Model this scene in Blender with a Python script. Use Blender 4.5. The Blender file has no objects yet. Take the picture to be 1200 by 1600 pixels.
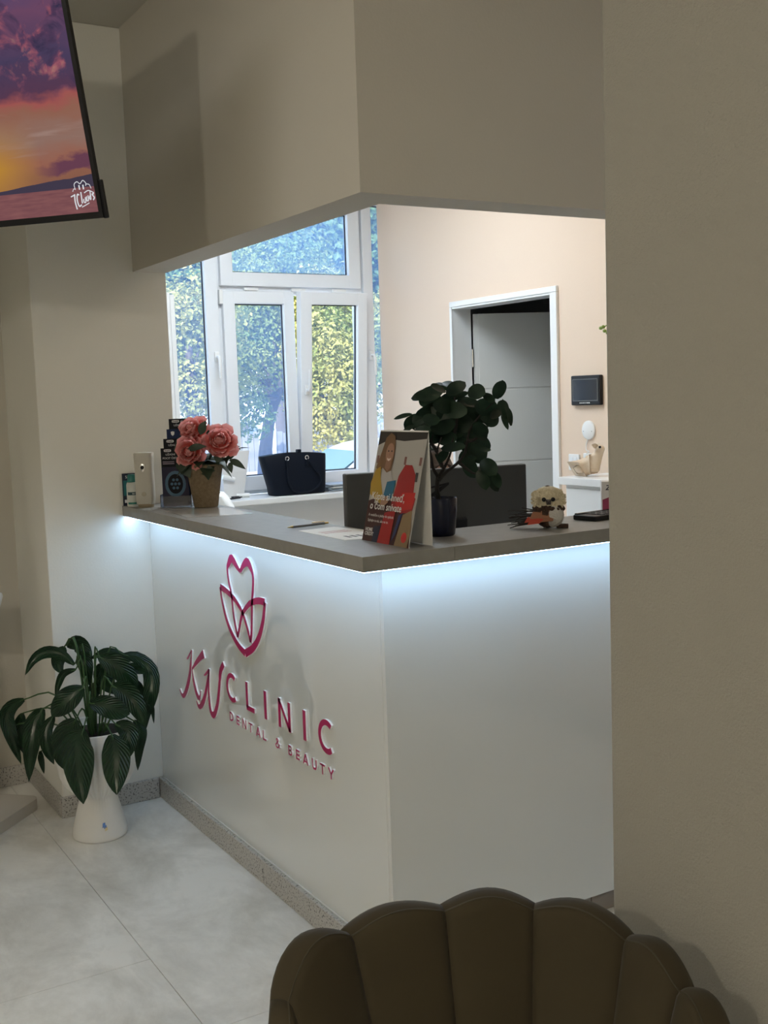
import bpy, bmesh, math, random
from mathutils import Vector, Matrix, noise as mnoise
random.seed(7)
scn = bpy.context.scene
COL = scn.collection
PI = math.pi

# ------------------------------------------------------------------ camera
cam = bpy.data.cameras.new('camera'); cam_ob = bpy.data.objects.new('camera', cam); COL.objects.link(cam_ob)
cam.sensor_fit = 'HORIZONTAL'; cam.sensor_width = 36.0; cam.lens = 52.39
yaw, pitch, roll = 0.53511, 0.10309, 0.033868
fwd = Vector((math.sin(yaw)*math.cos(pitch), math.cos(yaw)*math.cos(pitch), -math.sin(pitch)))
rgt = Vector((math.cos(yaw), -math.sin(yaw), 0)); dwn = fwd.cross(rgt)
r2 = math.cos(roll)*rgt + math.sin(roll)*dwn; d2 = -math.sin(roll)*rgt + math.cos(roll)*dwn
mt = Matrix((r2, -d2, -fwd)).transposed().to_4x4(); mt.translation = (0, 0, 1.6)
cam_ob.matrix_world = mt
cam.clip_start = .05; cam.clip_end = 200
scn.camera = cam_ob

# ------------------------------------------------------------------ world, sun, exposure
w = bpy.data.worlds.new('sky'); scn.world = w; w.use_nodes = True
nt = w.node_tree; bg = nt.nodes['Background']
sky = nt.nodes.new('ShaderNodeTexSky'); sky.sky_type = 'NISHITA'; sky.sun_disc = False
sky.sun_elevation = math.radians(48); sky.sun_rotation = math.radians(220); sky.air_density = 1.0; sky.dust_density = 1.5
nt.links.new(sky.outputs[0], bg.inputs[0]); bg.inputs[1].default_value = SKY_STRENGTH = 0.85
sun = bpy.data.lights.new('sun', 'SUN'); sun.energy = 12.5; sun.angle = math.radians(.6); sun.color = (1, .93, .80)
sun_ob = bpy.data.objects.new('sun', sun); COL.objects.link(sun_ob)
sun_ob.location = (-6, -6, 12)
sun_ob.rotation_euler = Vector((.55, .50, -.67)).to_track_quat('-Z', 'Y').to_euler()
vs = scn.view_settings
vs.view_transform = 'Standard'; vs.look = 'None'; vs.gamma = 1.0; vs.exposure = 0.0; vs.use_curve_mapping = False
scn.cycles.use_denoising = True
scn.cycles.sample_clamp_indirect = 6.0
scn.cycles.max_bounces = 9; scn.cycles.diffuse_bounces = 4; scn.cycles.transparent_max_bounces = 16
LAMP_W, LED_W = 88.0, 12.0
LX, LY, LZ = -2.2, -.2, 2.62
PANELS = [(-.9, -1.6, 1.2, .3, 8, (1, .95, .86), "long added ceiling panel behind the camera, unseen fill light"), (2.6, .9, .6, .6, 5, (1, .95, .86), "square fill panel added on the unseen side passage ceiling"), (-.25, 2.75, .6, .6, 10, (1, .97, .90), "square panel added above the waiting room to brighten its floor"), (3.05, 3.3, .5, .5, 6, (1, .84, .64), "warm ceiling panel lamp above the reception near the pink wall"), (2.4, 4.7, .9, .6, 39, (.80, .90, 1), "cool fill panel added above the reception, standing in for window daylight")]  # all but the warm one are added fill panels, out of view

# ------------------------------------------------------------------ materials
def mat(name, col, rough=.6, metal=0., col2=None, nscale=8., bump=0., bscale=60., emit=0., spec=None, coat=0., trans=0., alpha=None, detail=4.):
    m = bpy.data.materials.new(name); m.use_nodes = True
    t = m.node_tree; p = t.nodes['Principled BSDF']
    c = (*col, 1)
    p.inputs['Base Color'].default_value = c
    p.inputs['Roughness'].default_value = rough; p.inputs['Metallic'].default_value = metal
    if spec is not None: p.inputs['Specular IOR Level'].default_value = spec
    if coat: p.inputs['Coat Weight'].default_value = coat; p.inputs['Coat Roughness'].default_value = .03
    if trans: p.inputs['Transmission Weight'].default_value = trans
    tc = t.nodes.new('ShaderNodeTexCoord')
    if col2 is not None:
        n = t.nodes.new('ShaderNodeTexNoise'); n.inputs['Scale'].default_value = nscale; n.inputs['Detail'].default_value = detail
        r = t.nodes.new('ShaderNodeValToRGB'); r.color_ramp.elements[0].color = c; r.color_ramp.elements[1].color = (*col2, 1)
        r.color_ramp.elements[0].position = .35; r.color_ramp.elements[1].position = .65
        t.links.new(tc.outputs['Object'], n.inputs['Vector']); t.links.new(n.outputs['Fac'], r.inputs[0]); t.links.new(r.outputs[0], p.inputs['Base Color'])
    if bump:
        n = t.nodes.new('ShaderNodeTexNoise'); n.inputs['Scale'].default_value = bscale; n.inputs['Detail'].default_value = 3
        b = t.nodes.new('ShaderNodeBump'); b.inputs['Strength'].default_value = bump; b.inputs['Distance'].default_value = .01
        t.links.new(tc.outputs['Object'], n.inputs['Vector']); t.links.new(n.outputs['Fac'], b.inputs['Height']); t.links.new(b.outputs[0], p.inputs['Normal'])
    if emit:
        p.inputs['Emission Color'].default_value = c; p.inputs['Emission Strength'].default_value = emit
    return m
def emis(name, col, s):
    m = bpy.data.materials.new(name); m.use_nodes = True; t = m.node_tree; t.nodes.clear()
    o = t.nodes.new('ShaderNodeOutputMaterial'); e = t.nodes.new('ShaderNodeEmission'); e.inputs[0].default_value = (*col, 1); e.inputs[1].default_value = s
    t.links.new(e.outputs[0], o.inputs[0]); return m
def leafmat(name, c1, c2, rough=.4, transl=.25, nscale=3., tcol=None):
    m = mat(name, c1, rough, col2=c2, nscale=nscale); t = m.node_tree
    p = t.nodes['Principled BSDF']; o = [n for n in t.nodes if n.type == 'OUTPUT_MATERIAL'][0]
    tr = t.nodes.new('ShaderNodeBsdfTranslucent'); mx = t.nodes.new('ShaderNodeMixShader'); mx.inputs[0].default_value = transl
    src = p.inputs['Base Color'].links[0].from_socket
    t.links.new(src, tr.inputs[0])
    t.links.new(p.outputs[0], mx.inputs[1]); t.links.new(tr.outputs[0], mx.inputs[2]); t.links.new(mx.outputs[0], o.inputs[0]); return m

def veins(m, freq=9., slant=.45, strength=.5, dark=.75):
    t = m.node_tree; p = t.nodes['Principled BSDF']; N = t.nodes.new; K = t.links.new
    a = N('ShaderNodeAttribute'); a.attribute_name = 'leaf_uv'; sp = N('ShaderNodeSeparateXYZ'); K(a.outputs['Vector'], sp.inputs[0])
    m1 = N('ShaderNodeMath'); m1.operation = 'MULTIPLY'; K(sp.outputs['X'], m1.inputs[0]); m1.inputs[1].default_value = -slant
    m2 = N('ShaderNodeMath'); m2.operation = 'ADD'; K(sp.outputs['Y'], m2.inputs[0]); K(m1.outputs[0], m2.inputs[1])
    m3 = N('ShaderNodeMath'); m3.operation = 'MULTIPLY'; K(m2.outputs[0], m3.inputs[0]); m3.inputs[1].default_value = freq*2*PI
    m4 = N('ShaderNodeMath'); m4.operation = 'SINE'; K(m3.outputs[0], m4.inputs[0])
    mid = N('ShaderNodeMath'); mid.operation = 'MULTIPLY_ADD'; K(sp.outputs['X'], mid.inputs[0]); mid.inputs[1].default_value = 6.; mid.inputs[2].default_value = -1.; mid.use_clamp = True
    m5 = N('ShaderNodeMath'); m5.operation = 'MULTIPLY'; K(m4.outputs[0], m5.inputs[0]); K(mid.outputs[0], m5.inputs[1])
    b = N('ShaderNodeBump'); b.inputs['Strength'].default_value = strength; b.inputs['Distance'].default_value = .004; K(m5.outputs[0], b.inputs['Height']); K(b.outputs[0], p.inputs['Normal'])
    return m

WALL = mat('wall_paint', (.84, .83, .77), .85, bump=.05, bscale=120)
WALL_DIM = mat('dim_wall_paint', (.58, .55, .485), .85, bump=.05, bscale=120)  # darker copy of the wall paint; the soffit's weaker light is put into it
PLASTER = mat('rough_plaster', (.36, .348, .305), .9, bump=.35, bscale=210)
PINKWALL = mat('pale_pink_paint', (.76, .60, .465), .8, bump=.04, bscale=90)
CEIL = mat('ceiling_paint', (.56, .54, .48), .9)
TILE = mat('stone_look_tile', (.60, .575, .515), .34, col2=(.90, .88, .825), nscale=3.2, bump=.03, bscale=25, detail=10)
def _tile(m):
    t = m.node_tree; n = [k for k in t.nodes if k.type == 'TEX_NOISE'][0]; n.inputs['Distortion'].default_value = .35; n.inputs['Roughness'].default_value = .68
    r = [k for k in t.nodes if k.type == 'VALTORGB'][0].color_ramp; r.elements[0].position = .33; r.elements[1].position = .60
    ge = t.nodes.new('ShaderNodeNewGeometry'); mp = t.nodes.new('ShaderNodeMapping'); mp.inputs['Scale'].default_value = (1, .62, 1); mp.inputs['Rotation'].default_value = (0, 0, .5)
    t.links.new(ge.outputs['Position'], mp.inputs[0]); t.links.new(mp.outputs[0], n.inputs['Vector'])
_tile(TILE)
GROUT = mat('grout', (.40, .39, .36), .9)
GRANITE = mat('speckled_granite', (.52, .50, .465), .45, col2=(.12, .11, .10), nscale=150, detail=2)
def _g(m):
    r = [n for n in m.node_tree.nodes if n.type == 'VALTORGB'][0].color_ramp
    r.elements[0].position = .55; r.elements[1].position = .66
_g(GRANITE)
TAUPE = mat('taupe_tile', (.30, .26, .225), .5, col2=(.34, .30, .26), nscale=6)
GLOSSW = mat('glossy_white_panel', (.78, .79, .755), .0, spec=.8, coat=1.0)
GLOSSW.node_tree.nodes['Principled BSDF'].inputs['Coat IOR'].default_value = 1.8; GLOSSW.node_tree.nodes['Principled BSDF'].inputs['Coat Roughness'].default_value = 0.
COUNTER = mat('grey_laminate', (.245, .235, .212), .42, col2=(.27, .26, .235), nscale=30)
PVC = mat('white_pvc', (.82, .84, .86), .35)
WHITE = mat('white_gloss', (.82, .82, .80), .3)
MATTW = mat('matt_white', (.80, .80, .78), .6)
BLACK = mat('black_plastic', (.008, .008, .010), .4, spec=.3)
RUBBER = mat('black_gasket', (.02, .022, .03), .6)
CHROME = mat('chrome', (.8, .8, .82), .15, 1)
PINK = mat('magenta_acrylic', (.44, .005, .10), .3)
ACRYW = mat('white_acrylic', (.9, .9, .9), .3)
DOORM = mat('door_grey', (.62, .62, .59), .5)
SCREENB = mat('dark_screen', (.02, .024, .03), .08)
PAPER = mat('paper', (.82, .81, .78), .7)
SKIN = mat('skin', (.55, .33, .24), .5)

# ------------------------------------------------------------------ mesh helpers
def world_of(o):
    m = o.matrix_basis.copy()
    if o.parent: m = world_of(o.parent) @ o.matrix_parent_inverse @ m
    return m
def adopt(o, parent):
    o.parent = parent; o.matrix_parent_inverse = world_of(parent).inverted()
class B:
    """collects faces (world coordinates) and links them as one mesh"""
    def __init__(s): s.v = []; s.f = []; s.m = []; s.at = []
    def add(s, vs, fs, mi=0):
        k = len(s.v); s.v += [tuple(a) for a in vs]; s.f += [tuple(i+k for i in f) for f in fs]; s.m += [mi]*len(fs); return s
    def box(s, lo, hi, mi=0, M=None, bev=0.):
        bm = bmesh.new(); bmesh.ops.create_cube(bm, size=1)
        sz = [hi[i]-lo[i] for i in range(3)]; ce = [(hi[i]+lo[i])/2 for i in range(3)]
        for v in bm.verts: v.co = Vector((v.co.x*sz[0]+ce[0], v.co.y*sz[1]+ce[1], v.co.z*sz[2]+ce[2]))
        if bev: bmesh.ops.bevel(bm, geom=bm.edges[:], offset=bev, segments=2, affect='EDGES', profile=.5)
        bm.verts.index_update()
        vs = [(M @ v.co if M else v.co.copy()) for v in bm.verts]; fs = [[v.index for v in f.verts] for f in bm.faces]
        bm.free(); return s.add(vs, fs, mi)
    def lathe(s, prof, c=(0, 0, 0), seg=32, mi=0, M=None, flute=None):
        vs = []; fs = []
        for r, z in prof:
            for k in range(seg):
                a = 2*PI*k/seg; rr = r
                if flute: rr = r*(1+flute(a, z))
                p = Vector((c[0]+rr*math.cos(a), c[1]+rr*math.sin(a), c[2]+z)); vs.append(M @ p if M else p)
        n = len(prof)
        for i in range(n-1):
            for k in range(seg):
                k2 = (k+1) % seg; fs.append((i*seg+k, i*seg+k2, (i+1)*seg+k2, (i+1)*seg+k))
        fs.append(tuple(reversed(range(seg)))); fs.append(tuple(range((n-1)*seg, n*seg)))
        return s.add(vs, fs, mi)
    def tube(s, pts, rad, seg=8, mi=0):
        pts = [Vector(p) for p in pts]; n = len(pts)
        if not hasattr(rad, '__len__'): rad = [rad]*n
        vs = []; fs = []; u = None
        for i in range(n):
            t = (pts[min(i+1, n-1)]-pts[max(i-1, 0)]).normalized()
            if u is None:
                u = t.cross(Vector((0, 0, 1)));
                if u.length < .05: u = t.cross(Vector((1, 0, 0)))
            u = (u - t*u.dot(t)).normalized(); v = t.cross(u)
            for k in range(seg):
                a = 2*PI*k/seg; vs.append(pts[i]+rad[i]*(math.cos(a)*u+math.sin(a)*v))
        for i in range(n-1):
            for k in range(seg):
                k2 = (k+1) % seg; fs.append((i*seg+k, i*seg+k2, (i+1)*seg+k2, (i+1)*seg+k))
        fs.append(tuple(reversed(range(seg)))); fs.append(tuple(range((n-1)*seg, n*seg)))
        return s.add(vs, fs, mi)
    def sphere(s, c, r, mi=0, seg=16, rings=10, M=None):
        if not hasattr(r, '__len__'): r = (r, r, r)
        vs = []; fs = []
        for i in range(rings+1):
            th = PI*i/rings
            for k in range(seg):
                a = 2*PI*k/seg
                p = Vector((r[0]*math.sin(th)*math.cos(a), r[1]*math.sin(th)*math.sin(a), r[2]*math.cos(th)))
                if M: p = M @ p
                vs.append(p+Vector(c))
        for i in range(rings):
            for k in range(seg):
                k2 = (k+1) % seg; fs.append((i*seg+k, (i+1)*seg+k, (i+1)*seg+k2, i*seg+k2))
        return s.add(vs, fs, mi)
    def prism(s, poly, a0, a1, fn, mi=0):
        """2-D polygon -> solid; fn(x, y, a) gives the point at depth a"""
        n = len(poly); vs = [fn(x, y, a0) for x, y in poly]+[fn(x, y, a1) for x, y in poly]
        fs = [tuple(reversed(range(n))), tuple(range(n, 2*n))]+[(i, (i+1) % n, n+(i+1) % n, n+i) for i in range(n)]
        return s.add(vs, fs, mi)
    def leaf(s, pts, hw, nrm=None, rows=8, shape=None, fold=.18, mi=0, wave=0.):
        pts = spline([Vector(p) for p in pts], rows)
        vs = []; fs = []
        n = len(pts)
        for i, p in enumerate(pts):
            t = (pts[min(i+1, n-1)]-pts[max(i-1, 0)]).normalized()
            nn = Vector(nrm) if nrm is not None else Vector((-.5, -.85, .15))
            side = t.cross(nn)
            side = side.normalized() if side.length > 1e-4 else Vector((1, 0, 0)); up = side.cross(t).normalized()
            q = i/(n-1); wd = hw*(shape(q) if shape else math.sin(PI*min(1, q**.8*.97+.03)))
            for k in (-1, -.5, 0, .5, 1):
                vs.append(p+side*wd*k+up*(abs(k)*wd*fold+wave*wd*math.sin(q*14+k*3))); s.at.append((abs(k), q, 0))
        for i in range(n-1):
            for k in range(4): fs.append((i*5+k, i*5+k+1, (i+1)*5+k+1, (i+1)*5+k))
        return s.add(vs, fs, mi)
    def build(s, name, mats, parent=None, smooth=False, recenter=True):
        me = bpy.data.meshes.new(name)
        xs = [p[0] for p in s.v]; ys = [p[1] for p in s.v]; zs = [p[2] for p in s.v]
        o0 = ((min(xs)+max(xs))/2, (min(ys)+max(ys))/2, min(zs)) if recenter else (0, 0, 0)
        me.from_pydata([(p[0]-o0[0], p[1]-o0[1], p[2]-o0[2]) for p in s.v], [], s.f)
        if not isinstance(mats, (list, tuple)): mats = [mats]
        for m in mats: me.materials.append(m)
        me.polygons.foreach_set('material_index', s.m)
        if s.at and len(s.at) == len(s.v):
            me.attributes.new('leaf_uv', 'FLOAT_VECTOR', 'POINT').data.foreach_set('vector', [c for a in s.at for c in a])
        if smooth: me.polygons.foreach_set('use_smooth', [True]*len(me.polygons))
        bm = bmesh.new(); bm.from_mesh(me); bmesh.ops.recalc_face_normals(bm, faces=bm.faces); bm.to_mesh(me); bm.free()
        if smooth and smooth != 'all': me.set_sharp_from_angle(angle=math.radians(40))
        o = bpy.data.objects.new(name, me); COL.objects.link(o); o.location = o0
        if parent: adopt(o, parent)
        return o
def spline(pts, n):
    """Catmull-Rom through pts, n segments"""
    if len(pts) == 2: return [pts[0].lerp(pts[1], i/n) for i in range(n+1)]
    P = [pts[0]*2-pts[1]]+list(pts)+[pts[-1]*2-pts[-2]]; out = []; m = len(pts)-1
    for i in range(n+1):
        x = i/n*m; k = min(int(x), m-1); t = x-k; a, b, c, d = P[k:k+4]
        out.append(.5*((2*b)+(c-a)*t+(2*a-5*b+4*c-d)*t*t+(3*b-a-3*c+d)*t**3))
    return out
def tag(o, label=None, cat=None, group=None, kind=None):
    if label: o['label'] = label
    if cat: o['category'] = cat
    if group: o['group'] = group
    if kind: o['kind'] = kind
    return o
def thing(name, label, cat, loc=(0, 0, 0), group=None):
    o = bpy.data.objects.new(name, None); COL.objects.link(o); o.location = loc; o.empty_display_size = .1
    return tag(o, label, cat, group)
def struct(o): o['kind'] = 'structure'; return o
def bx(name, lo, hi, m, parent=None, bev=0.): return B().box(lo, hi, bev=bev).build(name, m, parent)
def setup(name, loc):   # Empty for a piece of the setting
    o = bpy.data.objects.new(name, None); COL.objects.link(o); o.location = loc; o['kind'] = 'structure'; return o
def text(name, s, size, org, right, up, m, parent, depth=.0006, bold=0., align='LEFT', shear=0.):
    cu = bpy.data.curves.new(name, 'FONT'); cu.body = s; cu.size = size; cu.extrude = depth/2; cu.offset = bold; cu.align_x = align; cu.shear = shear
    cu.resolution_u = 3
    tmp = bpy.data.objects.new(name, cu); COL.objects.link(tmp)
    dg = bpy.context.evaluated_depsgraph_get(); me = bpy.data.meshes.new_from_object(tmp.evaluated_get(dg))
    bpy.data.objects.remove(tmp); bpy.data.curves.remove(cu)
    right = Vector(right).normalized(); up = Vector(up).normalized(); n = right.cross(up)
    Mx = Matrix((right, up, n)).transposed().to_4x4(); Mx.translation = Vector(org)
    me.transform(Mx); c = sum((v.co for v in me.vertices), Vector())/max(1, len(me.vertices)); me.transform(Matrix.Translation(-c))
    me.materials.clear(); me.materials.append(m)
    o = bpy.data.objects.new(name, me); COL.objects.link(o); o.location = c
    if parent: adopt(o, parent)
    return o
def copy_tree(o, parent=None, delta=Matrix()):
    c = o.copy(); COL.objects.link(c)
    if parent: c.parent = parent
    for ch in list(o.children): copy_tree(ch, c)
    return c

LILY=[
([(1.071,4.093,0.650),(1.034,4.136,0.688),(0.985,4.159,0.697),(0.940,4.162,0.674),(0.908,4.171,0.620)],0.019),
([(1.058,4.169,0.706),(1.041,4.174,0.674),(1.029,4.157,0.644),(1.036,4.139,0.611)],0.024),
([(1.076,4.206,0.701),(1.108,4.170,0.712),(1.128,4.139,0.679),(1.140,4.137,0.631)],0.026),
([(1.103,4.139,0.683),(1.115,4.109,0.646),(1.124,4.098,0.560)],0.026),
([(1.144,4.017,0.682),(1.192,3.984,0.652),(1.236,3.971,0.596),(1.255,3.966,0.546)],0.035),
([(1.149,4.147,0.651),(1.205,4.134,0.672),(1.258,4.117,0.652),(1.283,4.090,0.627)],0.013),
([(1.239,4.038,0.672),(1.288,4.027,0.656),(1.325,3.998,0.612),(1.322,3.972,0.559),(1.308,3.965,0.505),(1.298,3.980,0.451),(1.289,3.994,0.370)],0.026),
([(1.223,4.013,0.633),(1.263,3.993,0.625),(1.302,3.948,0.611)],0.017),
([(1.167,3.952,0.583),(1.199,3.915,0.563),(1.228,3.874,0.516),(1.250,3.858,0.437)],0.035),
([(1.067,3.978,0.588),(1.019,3.983,0.559),(0.985,3.998,0.525),(0.960,4.028,0.488)],0.036),
([(1.076,3.939,0.539),(1.125,3.901,0.528),(1.170,3.889,0.503),(1.204,3.883,0.487)],0.034),
([(1.063,4.045,0.643),(1.026,4.077,0.626),(1.010,4.101,0.583),(0.996,4.101,0.531)],0.012),
([(0.908,4.212,0.519),(0.873,4.250,0.493),(0.851,4.262,0.453),(0.853,4.236,0.407),(0.863,4.210,0.347),(0.879,4.203,0.279)],0.025),
([(0.906,4.246,0.459),(0.897,4.255,0.412),(0.894,4.235,0.358),(0.899,4.208,0.306)],0.022),
([(0.957,4.136,0.493),(0.924,4.139,0.440),(0.901,4.122,0.357),(0.884,4.117,0.236)],0.031),
([(0.978,4.069,0.476),(0.946,4.061,0.432),(0.942,4.049,0.368),(0.962,4.047,0.303)],0.021),
([(0.940,4.151,0.330),(0.938,4.136,0.300),(0.945,4.138,0.246)],0.010),
([(1.028,3.954,0.483),(1.001,3.970,0.427),(0.991,3.989,0.351),(0.991,3.984,0.290)],0.045),
([(1.030,3.872,0.463),(1.014,3.895,0.405),(1.013,3.893,0.300),(1.012,3.865,0.198)],0.050),
([(1.118,3.832,0.440),(1.131,3.832,0.376),(1.122,3.817,0.298),(1.112,3.795,0.231)],0.043),
([(1.150,3.887,0.459),(1.183,3.861,0.437),(1.180,3.836,0.394),(1.170,3.829,0.341)],0.031),
([(1.228,3.920,0.449),(1.244,3.887,0.419),(1.229,3.877,0.357),(1.221,3.885,0.272)],0.018),
([(1.293,3.991,0.502),(1.311,3.961,0.482),(1.316,3.962,0.452),(1.322,3.975,0.408)],0.007),
([(1.275,4.041,0.570),(1.290,4.030,0.535),(1.302,4.038,0.484)],0.016),
([(1.169,4.100,0.639),(1.184,4.102,0.578),(1.210,4.094,0.514)],0.032),
([(1.157,4.112,0.563),(1.151,4.129,0.531),(1.142,4.125,0.498)],0.022),
([(0.847,4.281,0.409),(0.854,4.274,0.374),(0.862,4.245,0.341)],0.010)]
SHRUB=[
((1.791,2.606,1.619),(1.792,2.663,1.632),0.009),
((1.757,2.597,1.598),(1.821,2.611,1.628),0.016),
((1.793,2.653,1.583),(1.848,2.636,1.601),0.009),
((1.729,2.563,1.608),(1.679,2.552,1.622),0.011),
((1.715,2.559,1.607),(1.679,2.618,1.593),0.013),
((1.684,2.620,1.572),(1.708,2.641,1.612),0.008),
((1.760,2.634,1.594),(1.741,2.697,1.573),0.015),
((1.779,2.670,1.574),(1.696,2.655,1.549),0.011),
((1.754,2.560,1.561),(1.689,2.556,1.572),0.016),
((1.765,2.514,1.552),(1.736,2.575,1.559),0.018),
((1.779,2.628,1.548),(1.744,2.630,1.549),0.014),
((1.801,2.558,1.608),(1.812,2.502,1.599),0.018),
((1.750,2.505,1.584),(1.807,2.528,1.574),0.008),
((1.841,2.545,1.598),(1.852,2.511,1.577),0.009),
((1.812,2.543,1.571),(1.883,2.543,1.548),0.021),
((1.846,2.517,1.530),(1.901,2.545,1.551),0.010),
((1.847,2.491,1.583),(1.833,2.453,1.625),0.013),
((1.866,2.511,1.571),(1.902,2.515,1.548),0.014),
((1.868,2.454,1.508),(1.856,2.457,1.556),0.008),
((1.862,2.486,1.544),(1.846,2.442,1.504),0.006),
((1.841,2.534,1.511),(1.873,2.531,1.537),0.017),
((1.822,2.533,1.532),(1.855,2.521,1.522),0.007),
((1.783,2.622,1.479),(1.838,2.617,1.480),0.014),
((1.746,2.501,1.456),(1.726,2.576,1.452),0.012),
((1.717,2.712,1.536),(1.687,2.709,1.511),0.013),
((1.716,2.663,1.546),(1.691,2.671,1.525),0.011),
((1.699,2.623,1.533),(1.678,2.655,1.510),0.007),
((1.681,2.525,1.533),(1.666,2.577,1.534),0.013),
((1.724,2.607,1.519),(1.697,2.664,1.510),0.012),
((1.752,2.556,1.524),(1.712,2.608,1.503),0.018),
((1.781,2.622,1.517),(1.816,2.567,1.516),0.021),
((1.809,2.598,1.509),(1.843,2.567,1.481),0.021),
((1.771,2.481,1.521),(1.814,2.507,1.484),0.016),
((1.855,2.593,1.481),(1.897,2.601,1.443),0.012),
((1.802,2.515,1.446),(1.819,2.489,1.444),0.005),
((1.823,2.583,1.452),(1.866,2.577,1.422),0.017),
((1.813,2.607,1.439),(1.826,2.599,1.393),0.018),
((1.854,2.623,1.423),(1.868,2.585,1.411),0.012),
((1.809,2.508,1.418),(1.801,2.444,1.383),0.016),
((1.813,2.532,1.386),(1.791,2.475,1.343),0.014),
((1.874,2.581,1.378),(1.910,2.583,1.325),0.014),
((1.819,2.472,1.384),(1.808,2.435,1.348),0.010),
((1.741,2.641,1.445),(1.696,2.606,1.449),0.009),
((1.747,2.590,1.447),(1.706,2.565,1.416),0.011),
((1.725,2.618,1.434),(1.759,2.638,1.400),0.005),
((1.666,2.631,1.515),(1.661,2.683,1.497),0.007),
((1.759,2.641,1.475),(1.689,2.619,1.487),0.015),
((1.771,2.577,1.484),(1.757,2.653,1.474),0.018),
((1.814,2.611,1.437),(1.872,2.626,1.465),0.015),
((1.683,2.572,1.501),(1.657,2.607,1.502),0.012),
((1.789,2.633,1.538),(1.879,2.635,1.535),0.024),
((1.797,2.600,1.517),(1.760,2.636,1.548),0.021),
((1.748,2.662,1.556),(1.816,2.687,1.589),0.018),
((1.818,2.641,1.570),(1.888,2.645,1.568),0.018),
((1.811,2.590,1.492),(1.793,2.653,1.511),0.018),
((1.855,2.638,1.536),(1.880,2.620,1.498),0.018),
((1.805,2.686,1.513),(1.734,2.656,1.492),0.015),
((1.820,2.649,1.475),(1.848,2.625,1.452),0.014),
((1.763,2.638,1.556),(1.728,2.670,1.541),0.014),
((1.812,2.599,1.554),(1.851,2.577,1.537),0.018)]
SHRUB_STEMS=[
[(1.717,2.602,1.306),(1.719,2.605,1.335),(1.724,2.606,1.371)],
[(1.725,2.607,1.371),(1.710,2.608,1.396),(1.707,2.612,1.429),(1.710,2.621,1.458),(1.732,2.625,1.505)],
[(1.725,2.602,1.371),(1.744,2.605,1.394),(1.758,2.603,1.417),(1.768,2.595,1.455),(1.771,2.587,1.503)],
[(1.742,2.603,1.394),(1.731,2.601,1.416),(1.723,2.604,1.443),(1.739,2.604,1.481)],
[(1.723,2.599,1.362),(1.749,2.598,1.385),(1.777,2.590,1.404),(1.799,2.577,1.436),(1.808,2.568,1.496),(1.839,2.547,1.545),(1.874,2.533,1.576)],
[(1.783,2.583,1.407),(1.792,2.565,1.392),(1.807,2.546,1.377),(1.827,2.538,1.382)],
[(1.724,2.605,1.440),(1.707,2.631,1.482),(1.680,2.659,1.507)],
[(1.770,2.598,1.455),(1.782,2.590,1.527),(1.777,2.591,1.592)],
[(1.797,2.564,1.467),(1.828,2.555,1.477),(1.873,2.545,1.523),(1.902,2.532,1.543)]]
PEONY_LEAVES=[
((1.542,3.918,1.481),(1.560,3.902,1.532),0.016),
((1.493,3.929,1.427),(1.552,3.884,1.438),0.013),
((1.655,3.921,1.381),(1.701,3.878,1.344),0.013),
((1.651,3.911,1.372),(1.650,3.894,1.331),0.010),
((1.609,3.906,1.416),(1.597,3.895,1.367),0.019),
((1.538,3.940,1.346),(1.586,3.899,1.345),0.021),
((1.487,3.985,1.380),(1.508,3.954,1.320),0.025),
((1.486,4.021,1.379),(1.503,3.995,1.346),0.019),
((1.661,3.964,1.384),(1.691,3.937,1.402),0.012),
((1.668,3.941,1.417),(1.699,3.913,1.431),0.004),
((1.680,3.957,1.418),(1.710,3.928,1.416),0.004),
((1.574,3.946,1.479),(1.603,3.920,1.503),0.006),
((1.532,4.028,1.469),(1.484,4.040,1.429),0.019),
((1.593,3.957,1.379),(1.560,3.963,1.358),0.019),
((1.642,3.953,1.386),(1.648,3.935,1.363),0.017),
((1.534,3.969,1.382),(1.524,3.960,1.346),0.021),
((1.505,4.064,1.437),(1.491,4.057,1.410),0.010),
((1.632,3.992,1.375),(1.660,3.963,1.370),0.017),
((1.688,3.952,1.416),(1.739,3.911,1.422),0.002)]
PEONIES=[((1.606,3.895,1.452),0.058),((1.544,3.989,1.496),0.053),((1.513,3.952,1.418),0.055)]

# ================================================================== THE SETTING
CZ = 3.035
floor = struct(bx('floor', (-3, -3, -.15), (6.6, 6.4, -.006), GROUT))
tile_mesh = {}
def tile(x0, x1, y0, y1):
    key = (round(x1-x0, 3), round(y1-y0, 3))
    if key not in tile_mesh:
        g = .0008
        o = B().box((x0+g, y0+g, -.008), (x1-g, y1-g, 0), bev=.0008).build('tile', TILE, floor); tile_mesh[key] = o.data
    else:
        o = bpy.data.objects.new('tile', tile_mesh[key]); COL.objects.link(o); o.location = ((x0+x1)/2, (y0+y1)/2, -.008); adopt(o, floor)
for c in range(-3, 4):
    x0 = .957+.6*c
    ys = [(3.03 if c % 2 else 2.583)+1.8*k for k in range(-4, 3)]
    for y0 in ys:
        a, b = max(y0, -3), min(y0+1.8, 4.84 if c < 0 else 5.9)
        if b-a > .05: tile(x0, x0+.6, a, b)
struct(bx('ceiling', (-3, -3, CZ), (6.6, 6.4, CZ+.25), CEIL))
struct(bx('wall_outer_left', (-3.2, -3, 0), (-3, 6.4, CZ), WALL))
struct(bx('wall_back', (-3.2, -3.2, 0), (6.6, -3, CZ), WALL))
struct(bx('wall_outer_right', (6.4, -3, 0), (6.6, 6.4, CZ), WALL))
struct(bx('wall_recess', (-3, 4.83, 0), (1.05, 5.05, CZ), WALL_DIM))
struct(bx('wall_pier', (1.05, 4.31, 0), (1.585, 6.38, CZ), WALL, bev=.004))
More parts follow.
